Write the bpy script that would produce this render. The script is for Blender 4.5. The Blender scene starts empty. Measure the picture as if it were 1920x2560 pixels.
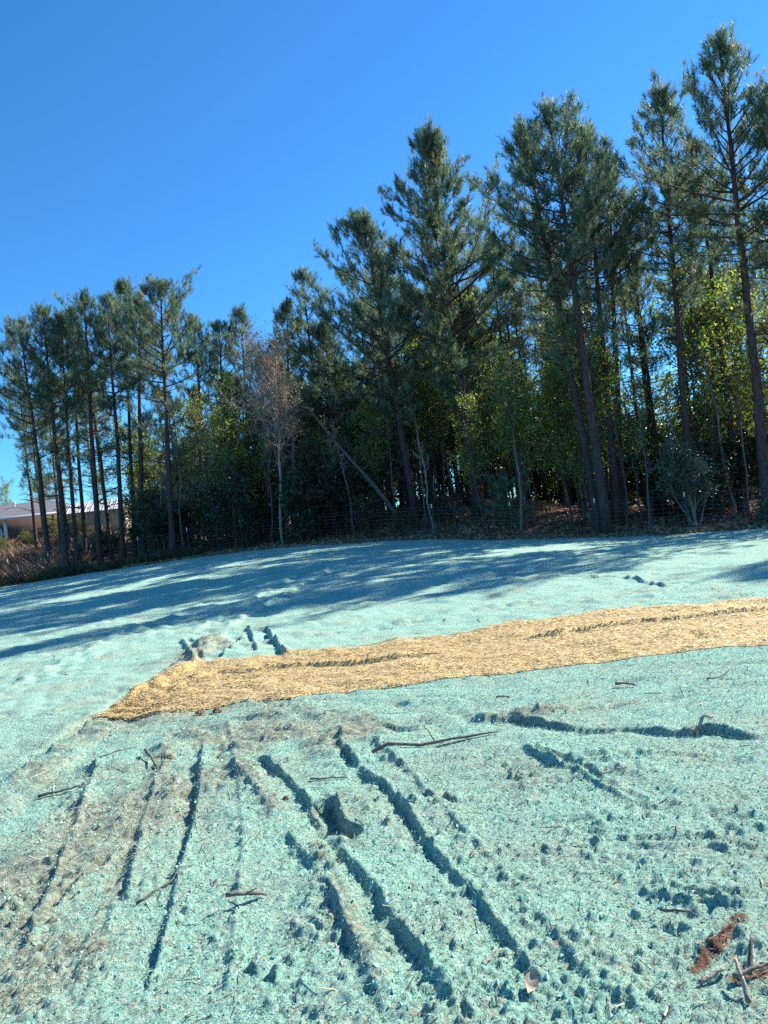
import bpy, math, random
import numpy as np
R = math.radians
scene = bpy.context.scene
COL = scene.collection
SUN_AZ, SUN_EL = 54.0, 34.0          # degrees to the right of +Y, above the horizon
EYE = 1.6
F = 1862.0                           # focal length in pixels of the 1920 x 2560 photograph
ROLL = R(6.5)

# ------------------------------------------------------------------ camera
cam = bpy.data.cameras.new('camera')
cam.sensor_fit = 'VERTICAL'; cam.sensor_height = 36.0
cam.lens = 36.0 * F / 2560.0
cam.clip_start = 0.05; cam.clip_end = 3000
camo = bpy.data.objects.new('camera', cam); COL.objects.link(camo)
from mathutils import Matrix, Vector
camo.matrix_world = Matrix.Translation((0, 0, EYE)) @ Matrix.Rotation(R(90), 4, 'X') @ Matrix.Rotation(-ROLL, 4, 'Z')
scene.camera = camo

# ------------------------------------------------------------------ sky and sun
world = bpy.data.worlds.new('World'); scene.world = world
world.use_nodes = True
wn = world.node_tree; wn.nodes.clear()
sky = wn.nodes.new('ShaderNodeTexSky'); sky.sky_type = 'NISHITA'
sky.sun_disc = False; sky.sun_elevation = R(SUN_EL); sky.sun_rotation = R(SUN_AZ)
sky.altitude = 100; sky.air_density = 1.0; sky.dust_density = 0.02; sky.ozone_density = 3.0
tint = wn.nodes.new('ShaderNodeMix'); tint.data_type = 'RGBA'; tint.blend_type = 'MULTIPLY'; tint.inputs[0].default_value = 1.0
tint.inputs[7].default_value = (0.32, 0.82, 1.22, 1)      # the deep blue of the photograph's clear sky
bg = wn.nodes.new('ShaderNodeBackground'); bg.inputs['Strength'].default_value = 0.082
wo = wn.nodes.new('ShaderNodeOutputWorld')
wn.links.new(sky.outputs[0], tint.inputs[6]); wn.links.new(tint.outputs[2], bg.inputs['Color'])
wn.links.new(bg.outputs[0], wo.inputs['Surface'])
sl = bpy.data.lights.new('sun', 'SUN'); sl.energy = 5.0; sl.angle = R(0.53); sl.color = (1.0, 0.93, 0.82)
so = bpy.data.objects.new('sun', sl); COL.objects.link(so)
sdir = Vector((math.sin(R(SUN_AZ)) * math.cos(R(SUN_EL)), math.cos(R(SUN_AZ)) * math.cos(R(SUN_EL)), math.sin(R(SUN_EL))))
so.rotation_euler = sdir.to_track_quat('Z', 'Y').to_euler()
so.location = (30, 30, 40)
vs = scene.view_settings
vs.view_transform = 'Standard'; vs.look = 'None'; vs.exposure = 1.14; vs.gamma = 1.0
vs.use_curve_mapping = False
scene.render.engine = 'CYCLES'
cy = scene.cycles
cy.max_bounces = 6; cy.diffuse_bounces = 3; cy.glossy_bounces = 2; cy.transmission_bounces = 4; cy.transparent_max_bounces = 4
cy.caustics_reflective = False; cy.caustics_refractive = False
cy.use_denoising = False
scene.render.filter_size = 1.2

# ------------------------------------------------------------------ noise and small maths
def _hash(ix, iy, seed):
    n = (ix.astype(np.int64) * 374761393 + iy.astype(np.int64) * 668265263 + seed * 974711) & 0x7fffffff
    n = ((n ^ (n >> 13)) * 1274126177) & 0x7fffffff
    n = n ^ (n >> 16)
    return (n & 0xffff) / 65535.0
def vnoise(x, y, wl, seed=0):
    x = np.asarray(x, float) / wl; y = np.asarray(y, float) / wl
    ix = np.floor(x); iy = np.floor(y); fx = x - ix; fy = y - iy
    fx = fx * fx * (3 - 2 * fx); fy = fy * fy * (3 - 2 * fy)
    a = _hash(ix, iy, seed); b = _hash(ix + 1, iy, seed); c = _hash(ix, iy + 1, seed); d = _hash(ix + 1, iy + 1, seed)
    return (a * (1 - fx) + b * fx) * (1 - fy) + (c * (1 - fx) + d * fx) * fy * 1.0 - 0.5
def fbm(x, y, wl, octs=3, seed=0):
    r = 0; amp = 1.0
    for k in range(octs):
        r = r + amp * vnoise(x + 17.3 * k, y - 9.1 * k, wl / 2 ** k, seed + k); amp *= 0.5
    return r
def clods(x, y, wl, seed, pw=1.6):
    """rounded lumps of random height on a jittered lattice, sharp creases between them"""
    x = x / wl; y = y / wl; ix = np.floor(x); iy = np.floor(y); best = np.full(x.shape, 9.0); hh = np.zeros(x.shape)
    for dx in (-1, 0, 1):
        for dy in (-1, 0, 1):
            cx = ix + dx; cy_ = iy + dy
            px = cx + _hash(cx, cy_, seed); py = cy_ + _hash(cx, cy_, seed + 1)
            d2 = (x - px) ** 2 + (y - py) ** 2; m = d2 < best
            best = np.where(m, d2, best); hh = np.where(m, _hash(cx, cy_, seed + 2), hh)
    return hh ** pw * np.clip(1 - best / .5, 0, 1)
def sstep(a, b, v):
    t = np.clip((np.asarray(v, float) - a) / (b - a), 0, 1); return t * t * (3 - 2 * t)

def ye(x): return 30.9 - 0.47 * np.asarray(x, float)                     # where the seeded ground ends
_ZX = [-60, -21.5, -16, -10.7, -5, 0, 4, 7.8, 12.5, 30]
_ZE = [-.3, -.16, .12, .43, .58, .4, .06, -.26, -.36, -.4]
def zbase(x, y):
    x = np.asarray(x, float); y = np.asarray(y, float)
    e = ye(x); d = y - e
    ze = (np.interp(x, _ZX, _ZE) + np.interp(x - 1.5, _ZX, _ZE) + np.interp(x + 1.5, _ZX, _ZE)) / 3
    z = ze * sstep(0.22, 1.0, y / np.maximum(e, 5))
    z = z + 1.5 * sstep(0.5, 9, d) * np.exp(-((x - 4.2) / 5.0) ** 2)
    z = z + 2.3 * sstep(-1, 19, d) * sstep(-12, -20, x)
    z = z + 0.4 * sstep(0, 12, d)
    return z
def unroll(px, py):
    dx = px - 960.0; dy = py - 1280.0
    return dx * math.cos(ROLL) - dy * math.sin(ROLL), dx * math.sin(ROLL) + dy * math.cos(ROLL)
V = 1920.0 / 1659.0
def ground_at(px, py):
    """photo pixel -> point on the ground"""
    X, Y = unroll(px, py)
    ys = np.geomspace(1.2, 70, 4000)
    g = EYE - Y / F * ys - zbase(X / F * ys, ys)
    k = np.argmax(g <= 0) if (g <= 0).any() else len(ys) - 1
    return X / F * ys[k], ys[k]

# ------------------------------------------------------------------ mesh helpers
class MB:
    def __init__(s): s.v = []; s.f3 = []; s.f4 = []; s.n = 0; s.tone = []
    def add(s, v, f3=None, f4=None, attr=None):
        v = np.asarray(v, float).reshape(-1, 3)
        if f3 is not None and len(f3): s.f3.append(np.asarray(f3, np.int64).reshape(-1, 3) + s.n)
        if f4 is not None and len(f4): s.f4.append(np.asarray(f4, np.int64).reshape(-1, 4) + s.n)
        s.v.append(v); s.n += len(v)
    def mesh(s, name, smooth=True):
        v = np.concatenate(s.v) if s.v else np.zeros((0, 3))
        f3 = np.concatenate(s.f3) if s.f3 else np.zeros((0, 3), np.int64)
        f4 = np.concatenate(s.f4) if s.f4 else np.zeros((0, 4), np.int64)
        me = bpy.data.meshes.new(name)
        me.vertices.add(len(v)); me.vertices.foreach_set('co', v.astype(np.float32).ravel())
        nl = len(f3) * 3 + len(f4) * 4
        me.loops.add(nl); me.loops.foreach_set('vertex_index', np.concatenate([f3.ravel(), f4.ravel()]).astype(np.int32))
        npoly = len(f3) + len(f4)
        me.polygons.add(npoly)
        starts = np.concatenate([np.arange(len(f3)) * 3, len(f3) * 3 + np.arange(len(f4)) * 4]).astype(np.int32)
        me.polygons.foreach_set('loop_start', starts)
        me.polygons.foreach_set('use_smooth', np.full(npoly, smooth, bool))
        me.update(calc_edges=True)
        if s.tone:
            at_ = me.attributes.new('tone', 'FLOAT', 'POINT'); at_.data.foreach_set('value', np.concatenate(s.tone).astype(np.float32))
        return me
    def build(s, name, mat, parent=None, smooth=True):
        return link(name, s.mesh(name, smooth), mat, parent)
def link(name, me, mat, parent=None):
    if mat is not None and not me.materials: me.materials.append(mat)
    o = bpy.data.objects.new(name, me); COL.objects.link(o)
    if parent is not None: o.parent = parent
    return o
def tag(o, label=None, cat=None, group=None, kind=None):
    if label: o['label'] = label
    if cat: o['category'] = cat
    if group: o['group'] = group
    if kind: o['kind'] = kind
    return o
def empty(name, loc, rz=0.0, scale=1.0):
    o = bpy.data.objects.new(name, None); COL.objects.link(o)
    o.location = loc; o.rotation_euler = (0, 0, rz); o.scale = (scale,) * 3
    o.empty_display_size = 0.2
    return o
def box(mb, x0, x1, y0, y1, z0, z1):
    v = [(x0, y0, z0), (x1, y0, z0), (x1, y1, z0), (x0, y1, z0), (x0, y0, z1), (x1, y0, z1), (x1, y1, z1), (x0, y1, z1)]
    mb.add(v, f4=[(0, 3, 2, 1), (4, 5, 6, 7), (0, 1, 5, 4), (1, 2, 6, 5), (2, 3, 7, 6), (3, 0, 4, 7)])
def tube(mb, pts, rad, seg=6, cap=True):
    pts = np.asarray(pts, float); n = len(pts)
    rad = np.broadcast_to(np.asarray(rad, float), (n,))
    tan = np.gradient(pts, axis=0); tan /= np.linalg.norm(tan, axis=1, keepdims=True) + 1e-9
    ref = np.where(np.abs(tan[:, 2:3]) > 0.9, np.array([[1.0, 0, 0]]), np.array([[0, 0, 1.0]]))
    ref = np.repeat(ref[:1], n, 0)
    u = np.cross(tan, ref); u /= np.linalg.norm(u, axis=1, keepdims=True) + 1e-9
    w = np.cross(tan, u)
    a = np.arange(seg) * 2 * np.pi / seg
    ring = pts[:, None, :] + rad[:, None, None] * (np.cos(a)[None, :, None] * u[:, None, :] + np.sin(a)[None, :, None] * w[:, None, :])
    i = np.arange(n - 1)[:, None] * seg; j = np.arange(seg)[None, :]; j2 = (j + 1) % seg
    q = np.stack([i + j, i + j2, i + seg + j2, i + seg + j], -1).reshape(-1, 4)
    v = ring.reshape(-1, 3)
    f3 = []
    if cap:
        v = np.concatenate([v, pts[:1], pts[-1:]]); c0 = n * seg; c1 = c0 + 1
        for k in range(seg):
            f3.append((c0, (k + 1) % seg, k)); f3.append((c1, (n - 1) * seg + k, (n - 1) * seg + (k + 1) % seg))
    mb.add(v, f3=f3, f4=q)
def unit(v): return v / (np.linalg.norm(v, axis=-1, keepdims=True) + 1e-9)

# ------------------------------------------------------------------ materials
def mat(name, build):
    m = bpy.data.materials.new(name); m.use_nodes = True
    nt = m.node_tree; nt.nodes.clear()
    out = nt.nodes.new('ShaderNodeOutputMaterial')
    def N(t, **kw):
        n = nt.nodes.new(t)
        for k, v in kw.items():
            if k in n.inputs.keys(): n.inputs[k].default_value = v
            else: setattr(n, k, v)
        return n
    L = nt.links.new
    s = build(N, L, nt)
    L(s, out.inputs['Surface'])
    return m
def ramp(N, L, fac, stops):
    r = N('ShaderNodeValToRGB'); e = r.color_ramp.elements
    while len(e) < len(stops): e.new(0.5)
    for k, (p, c) in enumerate(stops):
        e[k].position = p; e[k].color = (c[0], c[1], c[2], 1) if not np.isscalar(c) else (c, c, c, 1)
    L(fac, r.inputs[0]); return r.outputs[0]
def noise(N, L, vec, scale, detail=3, rough=0.55):
    n = N('ShaderNodeTexNoise'); n.inputs['Scale'].default_value = scale; n.inputs['Detail'].default_value = detail
    n.inputs['Roughness'].default_value = rough
    if vec is not None: L(vec, n.inputs['Vector'])
    return n.outputs[0]
def mixc(N, L, f, a, b):
    m = N('ShaderNodeMix'); m.data_type = 'RGBA'
    for s, i in ((f, 0), (a, 6), (b, 7)):
        if hasattr(s, 'node'): L(s, m.inputs[i])
        else: m.inputs[i].default_value = s if np.isscalar(s) else (*s, 1)
    return m.outputs[2]
def principled(N, L, col, rough=0.9, spec=0.25, bump=None, bs=0.5, bd=0.02):
    p = N('ShaderNodeBsdfPrincipled'); p.inputs['Roughness'].default_value = rough
    p.inputs['Specular IOR Level'].default_value = spec
    if hasattr(col, 'node'): L(col, p.inputs['Base Color'])
    else: p.inputs['Base Color'].default_value = (*col, 1)
    if bump is not None:
        b = N('ShaderNodeBump'); b.inputs['Strength'].default_value = bs; b.inputs['Distance'].default_value = bd
        L(bump, b.inputs['Height']); L(b.outputs[0], p.inputs['Normal'])
    return p.outputs[0]
def posn(N): return N('ShaderNodeNewGeometry').outputs['Position']

def m_seed(N, L, nt):
    P = posn(N)
    at = N('ShaderNodeAttribute'); at.attribute_name = 'soil'
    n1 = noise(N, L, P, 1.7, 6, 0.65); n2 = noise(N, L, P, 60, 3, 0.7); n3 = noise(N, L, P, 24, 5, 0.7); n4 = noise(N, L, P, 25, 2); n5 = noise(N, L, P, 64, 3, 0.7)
    c = ramp(N, L, n2, [(0.26, (0.15, 0.43, 0.33)), (0.46, (0.33, 0.64, 0.50)), (0.70, (0.58, 0.78, 0.64))])
    c = mixc(N, L, ramp(N, L, n1, [(0.44, 0.0), (0.66, 0.6)]), c, (0.42, 0.49, 0.38))
    fleck = ramp(N, L, noise(N, L, P, 38, 2, 0.5), [(0.58, 0.0), (0.68, 0.7)])
    c = mixc(N, L, fleck, c, (0.50, 0.42, 0.29))
    c = mixc(N, L, ramp(N, L, n5, [(0.34, 0.9), (0.43, 0.0)]), c, (0.035, 0.085, 0.065))  # dark flecks: thin soil patches, plus tiny shadows between mulch grains painted into the colour
    ad = N('ShaderNodeMath', operation='ADD'); L(at.outputs['Fac'], ad.inputs[0])
    sc = N('ShaderNodeMath', operation='MULTIPLY_ADD'); L(n3, sc.inputs[0]); sc.inputs[1].default_value = 1.5; sc.inputs[2].default_value = -0.75
    L(sc.outputs[0], ad.inputs[1])
    sm = ramp(N, L, ad.outputs[0], [(0.34, 0.0), (0.66, 0.75)])
    soilc = ramp(N, L, n4, [(0.3, (0.13, 0.105, 0.07)), (0.5, (0.37, 0.35, 0.245)), (0.72, (0.57, 0.57, 0.44))])
    c = mixc(N, L, sm, c, soilc)
    a2 = N('ShaderNodeAttribute'); a2.attribute_name = 'clay'
    c = mixc(N, L, a2.outputs['Fac'], c, ramp(N, L, n4, [(0.3, (0.11, 0.055, 0.035)), (0.6, (0.28, 0.15, 0.095))]))
    return principled(N, L, c, 0.95, 0.15, noise(N, L, P, 55, 5, 0.75), 1.0, 0.034)
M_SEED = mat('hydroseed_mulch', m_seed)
def m_clump(N, L, nt):
    g = N('ShaderNodeNewGeometry')
    c = ramp(N, L, g.outputs['Random Per Island'], [(0.0, (0.17, 0.42, 0.33)), (0.5, (0.34, 0.61, 0.50)), (0.8, (0.54, 0.72, 0.61)), (0.93, (0.48, 0.55, 0.44)), (1.0, (0.46, 0.36, 0.24))])
    return principled(N, L, c, 0.95, 0.1)
M_CLUMP = mat('mulch_clump', m_clump)
def m_straw(N, L, nt):
    g = N('ShaderNodeNewGeometry')
    c = ramp(N, L, g.outputs['Random Per Island'], [(0.0, (0.40, 0.29, 0.12)), (0.3, (0.60, 0.45, 0.20)), (0.8, (0.72, 0.57, 0.28)), (1.0, (0.80, 0.69, 0.42))])
    return principled(N, L, c, 0.6, 0.35)
M_STRAW = mat('straw', m_straw)
def m_mat(N, L, nt):
    P = posn(N)
    c = ramp(N, L, noise(N, L, P, 70, 4, 0.7), [(0.3, (0.38, 0.27, 0.11)), (0.5, (0.58, 0.43, 0.19)), (0.75, (0.70, 0.55, 0.28))])
    return principled(N, L, c, 0.85, 0.2, noise(N, L, P, 110, 3, 0.7), 0.7, 0.008)
M_MAT = mat('straw_mat', m_mat)
def m_floor(N, L, nt):
    P = posn(N)
    c = ramp(N, L, noise(N, L, P, 7, 5, 0.7), [(0.3, (0.07, 0.04, 0.025)), (0.5, (0.19, 0.11, 0.065)), (0.72, (0.32, 0.21, 0.13))])
    at = N('ShaderNodeAttribute'); at.attribute_name = 'field'
    c2 = ramp(N, L, noise(N, L, P, 3, 5, 0.7), [(0.3, (0.09, 0.10, 0.03)), (0.5, (0.22, 0.16, 0.09)), (0.72, (0.34, 0.24, 0.16))])
    c = mixc(N, L, at.outputs['Fac'], c, c2)
    return principled(N, L, c, 0.95, 0.1, noise(N, L, P, 14, 4, 0.7), 0.8, 0.06)
M_FLOOR = mat('forest_litter_ground', m_floor)
def island_mat(name, stops, rough=0.6, spec=0.2, trans=0.0, tint=None):
    def b(N, L, nt):
        g = N('ShaderNodeNewGeometry')
        c = ramp(N, L, g.outputs['Random Per Island'], stops)
        s = principled(N, L, c, rough, spec)
        if trans:
            t = N('ShaderNodeBsdfTranslucent')
            tc = mixc(N, L, 1.0, c, c)
            mm = N('ShaderNodeMix'); mm.data_type = 'RGBA'; mm.blend_type = 'MULTIPLY'; mm.inputs[0].default_value = 1
            L(c, mm.inputs[6]); mm.inputs[7].default_value = (*(tint or (1, 1, 1)), 1)
            L(mm.outputs[2], t.inputs['Color'])
            x = N('ShaderNodeMixShader'); x.inputs[0].default_value = trans
            L(s, x.inputs[1]); L(t.outputs[0], x.inputs[2]); s = x.outputs[0]
        return s
    return mat(name, b)
def m_needle(N, L, nt):
    at = N('ShaderNodeAttribute'); at.attribute_name = 'tone'
    c = ramp(N, L, at.outputs['Fac'], [(0.05, (0.05, 0.115, 0.07)), (0.5, (0.15, 0.245, 0.14)), (0.82, (0.32, 0.41, 0.25)), (0.95, (0.33, 0.34, 0.15)), (1.0, (0.38, 0.25, 0.10))])
    s_ = principled(N, L, c, 0.5, 0.32)
    t = N('ShaderNodeBsdfTranslucent'); L(c, t.inputs['Color'])
    x = N('ShaderNodeMixShader'); x.inputs[0].default_value = 0.42
    L(s_, x.inputs[1]); L(t.outputs[0], x.inputs[2]); return x.outputs[0]
M_NEEDLE = mat('pine_needles', m_needle)
M_LEAFY = island_mat('yellow_green_leaves', [(0, (0.09, 0.17, 0.055)), (0.45, (0.20, 0.32, 0.08)), (0.8, (0.36, 0.44, 0.12)), (0.95, (0.50, 0.44, 0.14)), (1, (0.40, 0.20, 0.08))], 0.45, 0.4, 0.5, (1.3, 1.3, 0.7))
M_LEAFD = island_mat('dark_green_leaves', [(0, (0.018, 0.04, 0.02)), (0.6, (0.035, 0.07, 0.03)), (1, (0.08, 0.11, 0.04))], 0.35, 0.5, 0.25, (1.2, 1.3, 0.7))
M_LEAFB = island_mat('brown_autumn_leaves', [(0, (0.17, 0.13, 0.09)), (0.5, (0.31, 0.26, 0.19)), (0.8, (0.42, 0.36, 0.27)), (1, (0.24, 0.23, 0.11))], 0.6, 0.3, 0.4, (1.2, 1.0, 0.7))
M_LITTER = island_mat('fallen_leaves', [(0, (0.16, 0.08, 0.045)), (0.5, (0.32, 0.18, 0.10)), (0.85, (0.46, 0.30, 0.18)), (1, (0.5, 0.4, 0.27))], 0.7, 0.25)
M_DRY = island_mat('dry_grass', [(0, (0.16, 0.09, 0.06)), (0.5, (0.30, 0.19, 0.13)), (0.85, (0.42, 0.30, 0.2)), (1, (0.25, 0.24, 0.1))], 0.7, 0.2, 0.3)
M_WEED = island_mat('roadside_weeds', [(0, (0.03, 0.045, 0.015)), (0.5, (0.08, 0.09, 0.035)), (0.85, (0.17, 0.13, 0.07)), (1, (0.27, 0.19, 0.11))], 0.7, 0.2, 0.25)
M_BITS = island_mat('twig_bits', [(0, (0.06, 0.045, 0.035)), (0.4, (0.14, 0.11, 0.08)), (0.7, (0.25, 0.33, 0.26)), (1, (0.5, 0.42, 0.3))], 0.8, 0.2)
M_GOLD = island_mat('goldenrod_leaves', [(0, (0.06, 0.09, 0.02)), (0.5, (0.16, 0.19, 0.04)), (0.85, (0.30, 0.28, 0.07)), (1, (0.34, 0.25, 0.10))], 0.6, 0.2, 0.4)
def bark_mat(name, c0, c1, c2, sc=6):
    def b(N, L, nt):
        tc = N('ShaderNodeTexCoord'); mp = N('ShaderNodeMapping'); mp.inputs['Scale'].default_value = (1, 1, 0.22)
        L(tc.outputs['Object'], mp.inputs['Vector'])
        n = noise(N, L, mp.outputs[0], sc * 4, 5, 0.7)
        c = ramp(N, L, n, [(0.32, c0), (0.52, c1), (0.72, c2)])
        return principled(N, L, c, 0.9, 0.2, n, 1.0, 0.03)
    return mat(name, b)
M_BARK = bark_mat('pine_bark', (0.03, 0.02, 0.017), (0.10, 0.068, 0.055), (0.20, 0.15, 0.13))
M_BARKG = bark_mat('grey_bark', (0.10, 0.085, 0.07), (0.22, 0.19, 0.165), (0.40, 0.36, 0.31))
M_BARKD = bark_mat('brown_grey_bark', (0.05, 0.04, 0.035), (0.13, 0.105, 0.09), (0.26, 0.22, 0.19))
M_BARKP = bark_mat('pale_dead_wood', (0.20, 0.16, 0.13), (0.42, 0.36, 0.29), (0.60, 0.53, 0.45))
def plain(name, c, rough=0.7, spec=0.3, var=0.25, sc=8, bs=0.2):
    def b(N, L, nt):
        P = posn(N); n = noise(N, L, P, sc, 4, 0.65)
        lo = tuple(k * (1 - var) for k in c); hi = tuple(min(1, k * (1 + var)) for k in c)
        return principled(N, L, ramp(N, L, n, [(0.35, lo), (0.65, hi)]), rough, spec, n, bs, 0.01)
    return mat(name, b)
M_TWIG = plain('twig_bark', (0.15, 0.14, 0.115), 0.85, 0.2, 0.4, 40)
M_DIRT = plain('red_clay', (0.20, 0.115, 0.08), 0.95, 0.05, 0.55, 70, 1.0)
M_POST = plain('dark_steel', (0.05, 0.055, 0.045), 0.6, 0.4)
M_PAINT = plain('white_paint', (0.80, 0.78, 0.74), 0.5, 0.4, 0.08)
M_WIRE = plain('galvanised_wire', (0.24, 0.22, 0.21), 0.5, 0.5)
M_ROOF = plain('grey_shingles', (0.17, 0.17, 0.18), 0.9, 0.2, 0.25, 3)
M_METAL = plain('pale_sheet_metal', (0.62, 0.63, 0.64), 0.4, 0.5, 0.15, 2)
M_TAN = plain('tan_siding', (0.42, 0.36, 0.27), 0.85, 0.2, 0.15, 4)
M_POLE = plain('creosoted_pole', (0.16, 0.08, 0.05), 0.9, 0.2)
def m_brick(N, L, nt):
    tc = N('ShaderNodeTexCoord'); mp = N('ShaderNodeMapping'); mp.inputs['Rotation'].default_value = (R(90), 0, 0)
    L(tc.outputs['Object'], mp.inputs['Vector'])
    b = N('ShaderNodeTexBrick'); b.inputs['Scale'].default_value = 1.0; b.inputs['Brick Width'].default_value = 0.22; b.inputs['Row Height'].default_value = 0.075
    b.inputs['Mortar Size'].default_value = 0.008
    b.inputs['Color1'].default_value = (0.10, 0.06, 0.05, 1); b.inputs['Color2'].default_value = (0.13, 0.085, 0.07, 1); b.inputs['Mortar'].default_value = (0.24, 0.21, 0.19, 1)
    L(mp.outputs[0], b.inputs['Vector'])
    return principled(N, L, b.outputs[0], 0.9, 0.15)
M_BRICK = mat('red_brick', m_brick)

# ------------------------------------------------------------------ terrain
rng = np.random.default_rng(11)
def seg_dist(x, y, pts):
    """distance to a polyline, signed side (+ = right of travel) and position along it 0..1"""
    best = np.full(x.shape, 1e9); side = np.zeros(x.shape); along = np.zeros(x.shape)
    pts = np.asarray(pts, float); ln = np.hypot(*np.diff(pts, axis=0).T); tot = ln.sum(); acc = 0
    for (a, b, l) in zip(pts[:-1], pts[1:], ln):
        d = (b - a) / max(l, 1e-6)
        t = np.clip((x - a[0]) * d[0] + (y - a[1]) * d[1], 0, l)
        px = x - a[0] - t * d[0]; py = y - a[1] - t * d[1]
        dd = np.hypot(px, py); m = dd < best
        best = np.where(m, dd, best); side = np.where(m, np.sign(px * d[1] - py * d[0]), side); along = np.where(m, (acc + t) / tot, along)
        acc += l
    return best, side, along
def smooth_path(pts, k=2):
    p = np.asarray(pts, float)
    for _ in range(k):
        q = [p[0]]
        for a, b in zip(p[:-1], p[1:]): q += [a * .75 + b * .25, a * .25 + b * .75]
        q.append(p[-1]); p = np.array(q)
    return p
def gp(pts, k=2): return smooth_path([ground_at(px, py) for px, py in pts], k)
# tyre ruts, furrows and cracks: photo pixels, half width m, depth m, berm m, bare soil
RUTS = [
    ([(835, 1872), (880, 1920), (960, 1985), (1015, 2050), (1085, 2150), (1170, 2250), (1255, 2355), (1370, 2500), (1440, 2590)], .08, .042, .03, .05, 2),
    ([(640, 1905), (725, 1965), (770, 2030), (800, 2085)], .08, .05, .03, .10, 2),
    ([(822, 2010), (838, 2060), (850, 2095)], .11, .17, .03, .35, 2),
    ([(835, 2080), (895, 2098)], .09, .14, .02, .35, 0),
    ([(820, 2110), (860, 2150), (925, 2240), (985, 2330), (1050, 2430), (1130, 2550)], .09, .042, .03, .05, 2),
    ([(790, 2105), (840, 2210), (890, 2330), (950, 2470), (980, 2560)], .04, -.022, .0, .34, 0),
    ([(700, 2080), (760, 2150), (800, 2230), (850, 2330), (920, 2440)], .08, .03, .03, .05, 2),
    ([(600, 1930), (660, 1990), (705, 2050)], .05, -.02, 0, .4, 0),
    ([(505, 1850), (490, 1960), (482, 2060), (440, 2170), (412, 2300), (376, 2420), (325, 2560)], .06, .055, .02, .05, 2),
    ([(350, 2080), (322, 2170), (305, 2260)], .08, .05, .03, .2, 2),
    ([(790, 2025), (690, 2060), (560, 2150), (430, 2230), (350, 2270)], .035, .03, .02, .1, 0),
    ([(930, 1815), (1010, 1835), (1080, 1822)], .06, .06, .03, .25, 2),
    ([(1165, 1806), (1290, 1800), (1380, 1822), (1500, 1832), (1610, 1828), (1690, 1842), (1800, 1836), (1925, 1862)], .07, .10, .015, .10, 3),
    ([(1330, 1795), (1420, 1776), (1530, 1770), (1640, 1752), (1830, 1732)], .045, .045, .015, .10, 3),
    ([(850, 1830), (845, 1880), (890, 1925)], .05, .04, .02, .1, 2),
    ([(660, 1575), (690, 1625), (712, 1650)], .12, .12, .05, .1, 2),
    ([(612, 1570), (640, 1640)], .10, .07, .04, .2, 2),
    ([(610, 1600), (530, 1670)], .10, .05, .05, .1, 2),
    ([(470, 1600), (490, 1640), (505, 1670)], .10, .07, .05, .35, 1),
    ([(560, 1590), (440, 1690), (330, 1770), (225, 1845), (90, 1950), (-60, 2060)], .16, -.05, .0, .50, 0),
    ([(395, 1700), (300, 1760), (190, 1830), (60, 1920)], .10, .05, .0, .1, 0),
    ([(1220, 1460), (1500, 1445), (1700, 1475)], .12, .06, .05, .15, 2),
    ([(1640, 1500), (1740, 1455)], .10, .08, .03, .2, 2),
    ([(20, 2330), (110, 2290), (170, 2230), (290, 2130)], .06, .04, .03, .3, 1),
    ([(1000, 2000), (1080, 2010), (1150, 2020)], .05, .02, .03, .3, 1),
    ([(1560, 2100), (1650, 2115), (1760, 2100), (1900, 2140)], .07, .025, .04, .05, 1),
    ([(1600, 2215), (1700, 2235), (1800, 2260), (1890, 2250)], .06, .025, .04, .05, 1),
    ([(1250, 2190), (1340, 2230), (1440, 2215)], .05, .02, .03, .05, 1),
    ([(1320, 1880), (1480, 1950), (1600, 2010), (1700, 2010)], .05, .02, .04, .05, 1),
    ([(560, 1750), (700, 1770), (800, 1790)], .05, .04, .04, .5, 1),
    ([(250, 1890), (170, 2080), (90, 2280), (0, 2480)], .08, .016, .03, .15, 2),
    ([(440, 1830), (350, 2050), (260, 2290), (175, 2570)], .07, .015, .02, .25, 2),
    ([(560, 1800), (590, 1960), (600, 2150), (560, 2400), (540, 2570)], .06, .009, .02, .05, 2),
    ([(905, 1840), (1060, 1990), (1240, 2190), (1460, 2450), (1540, 2580)], .07, .013, .02, .08, 2),
    ([(560, 1590), (690, 1510), (830, 1430), (930, 1385)], .20, .06, .04, .15, 2),
    ([(480, 1600), (600, 1525), (760, 1440), (850, 1395)], .20, .06, .04, .15, 2),
    ([(0, 1745), (180, 1660), (400, 1560), (560, 1500)], .22, .05, .04, .05, 2),
    ([(900, 1590), (1100, 1545), (1400, 1500)], .16, .05, .03, .1, 2),
    ([(1000, 1480), (1250, 1440), (1500, 1400), (1700, 1380)], .20, .06, .04, .1, 2),
    ([(1250, 1690), (1500, 1705), (1750, 1680)], .05, .03, .02, .05, 2),
    ([(900, 1770), (1050, 1760), (1300, 1740)], .05, .025, .02, .05, 2),
    ([(1350, 1930), (1600, 1900), (1850, 1910)], .05, .03, .02, .05, 2),
]
RUTP = [(gp(p), w * (.44 if b else 1), d * (.62 if b else 1), b * .4, s, c) for p, w, d, b, s, c in RUTS]
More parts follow.
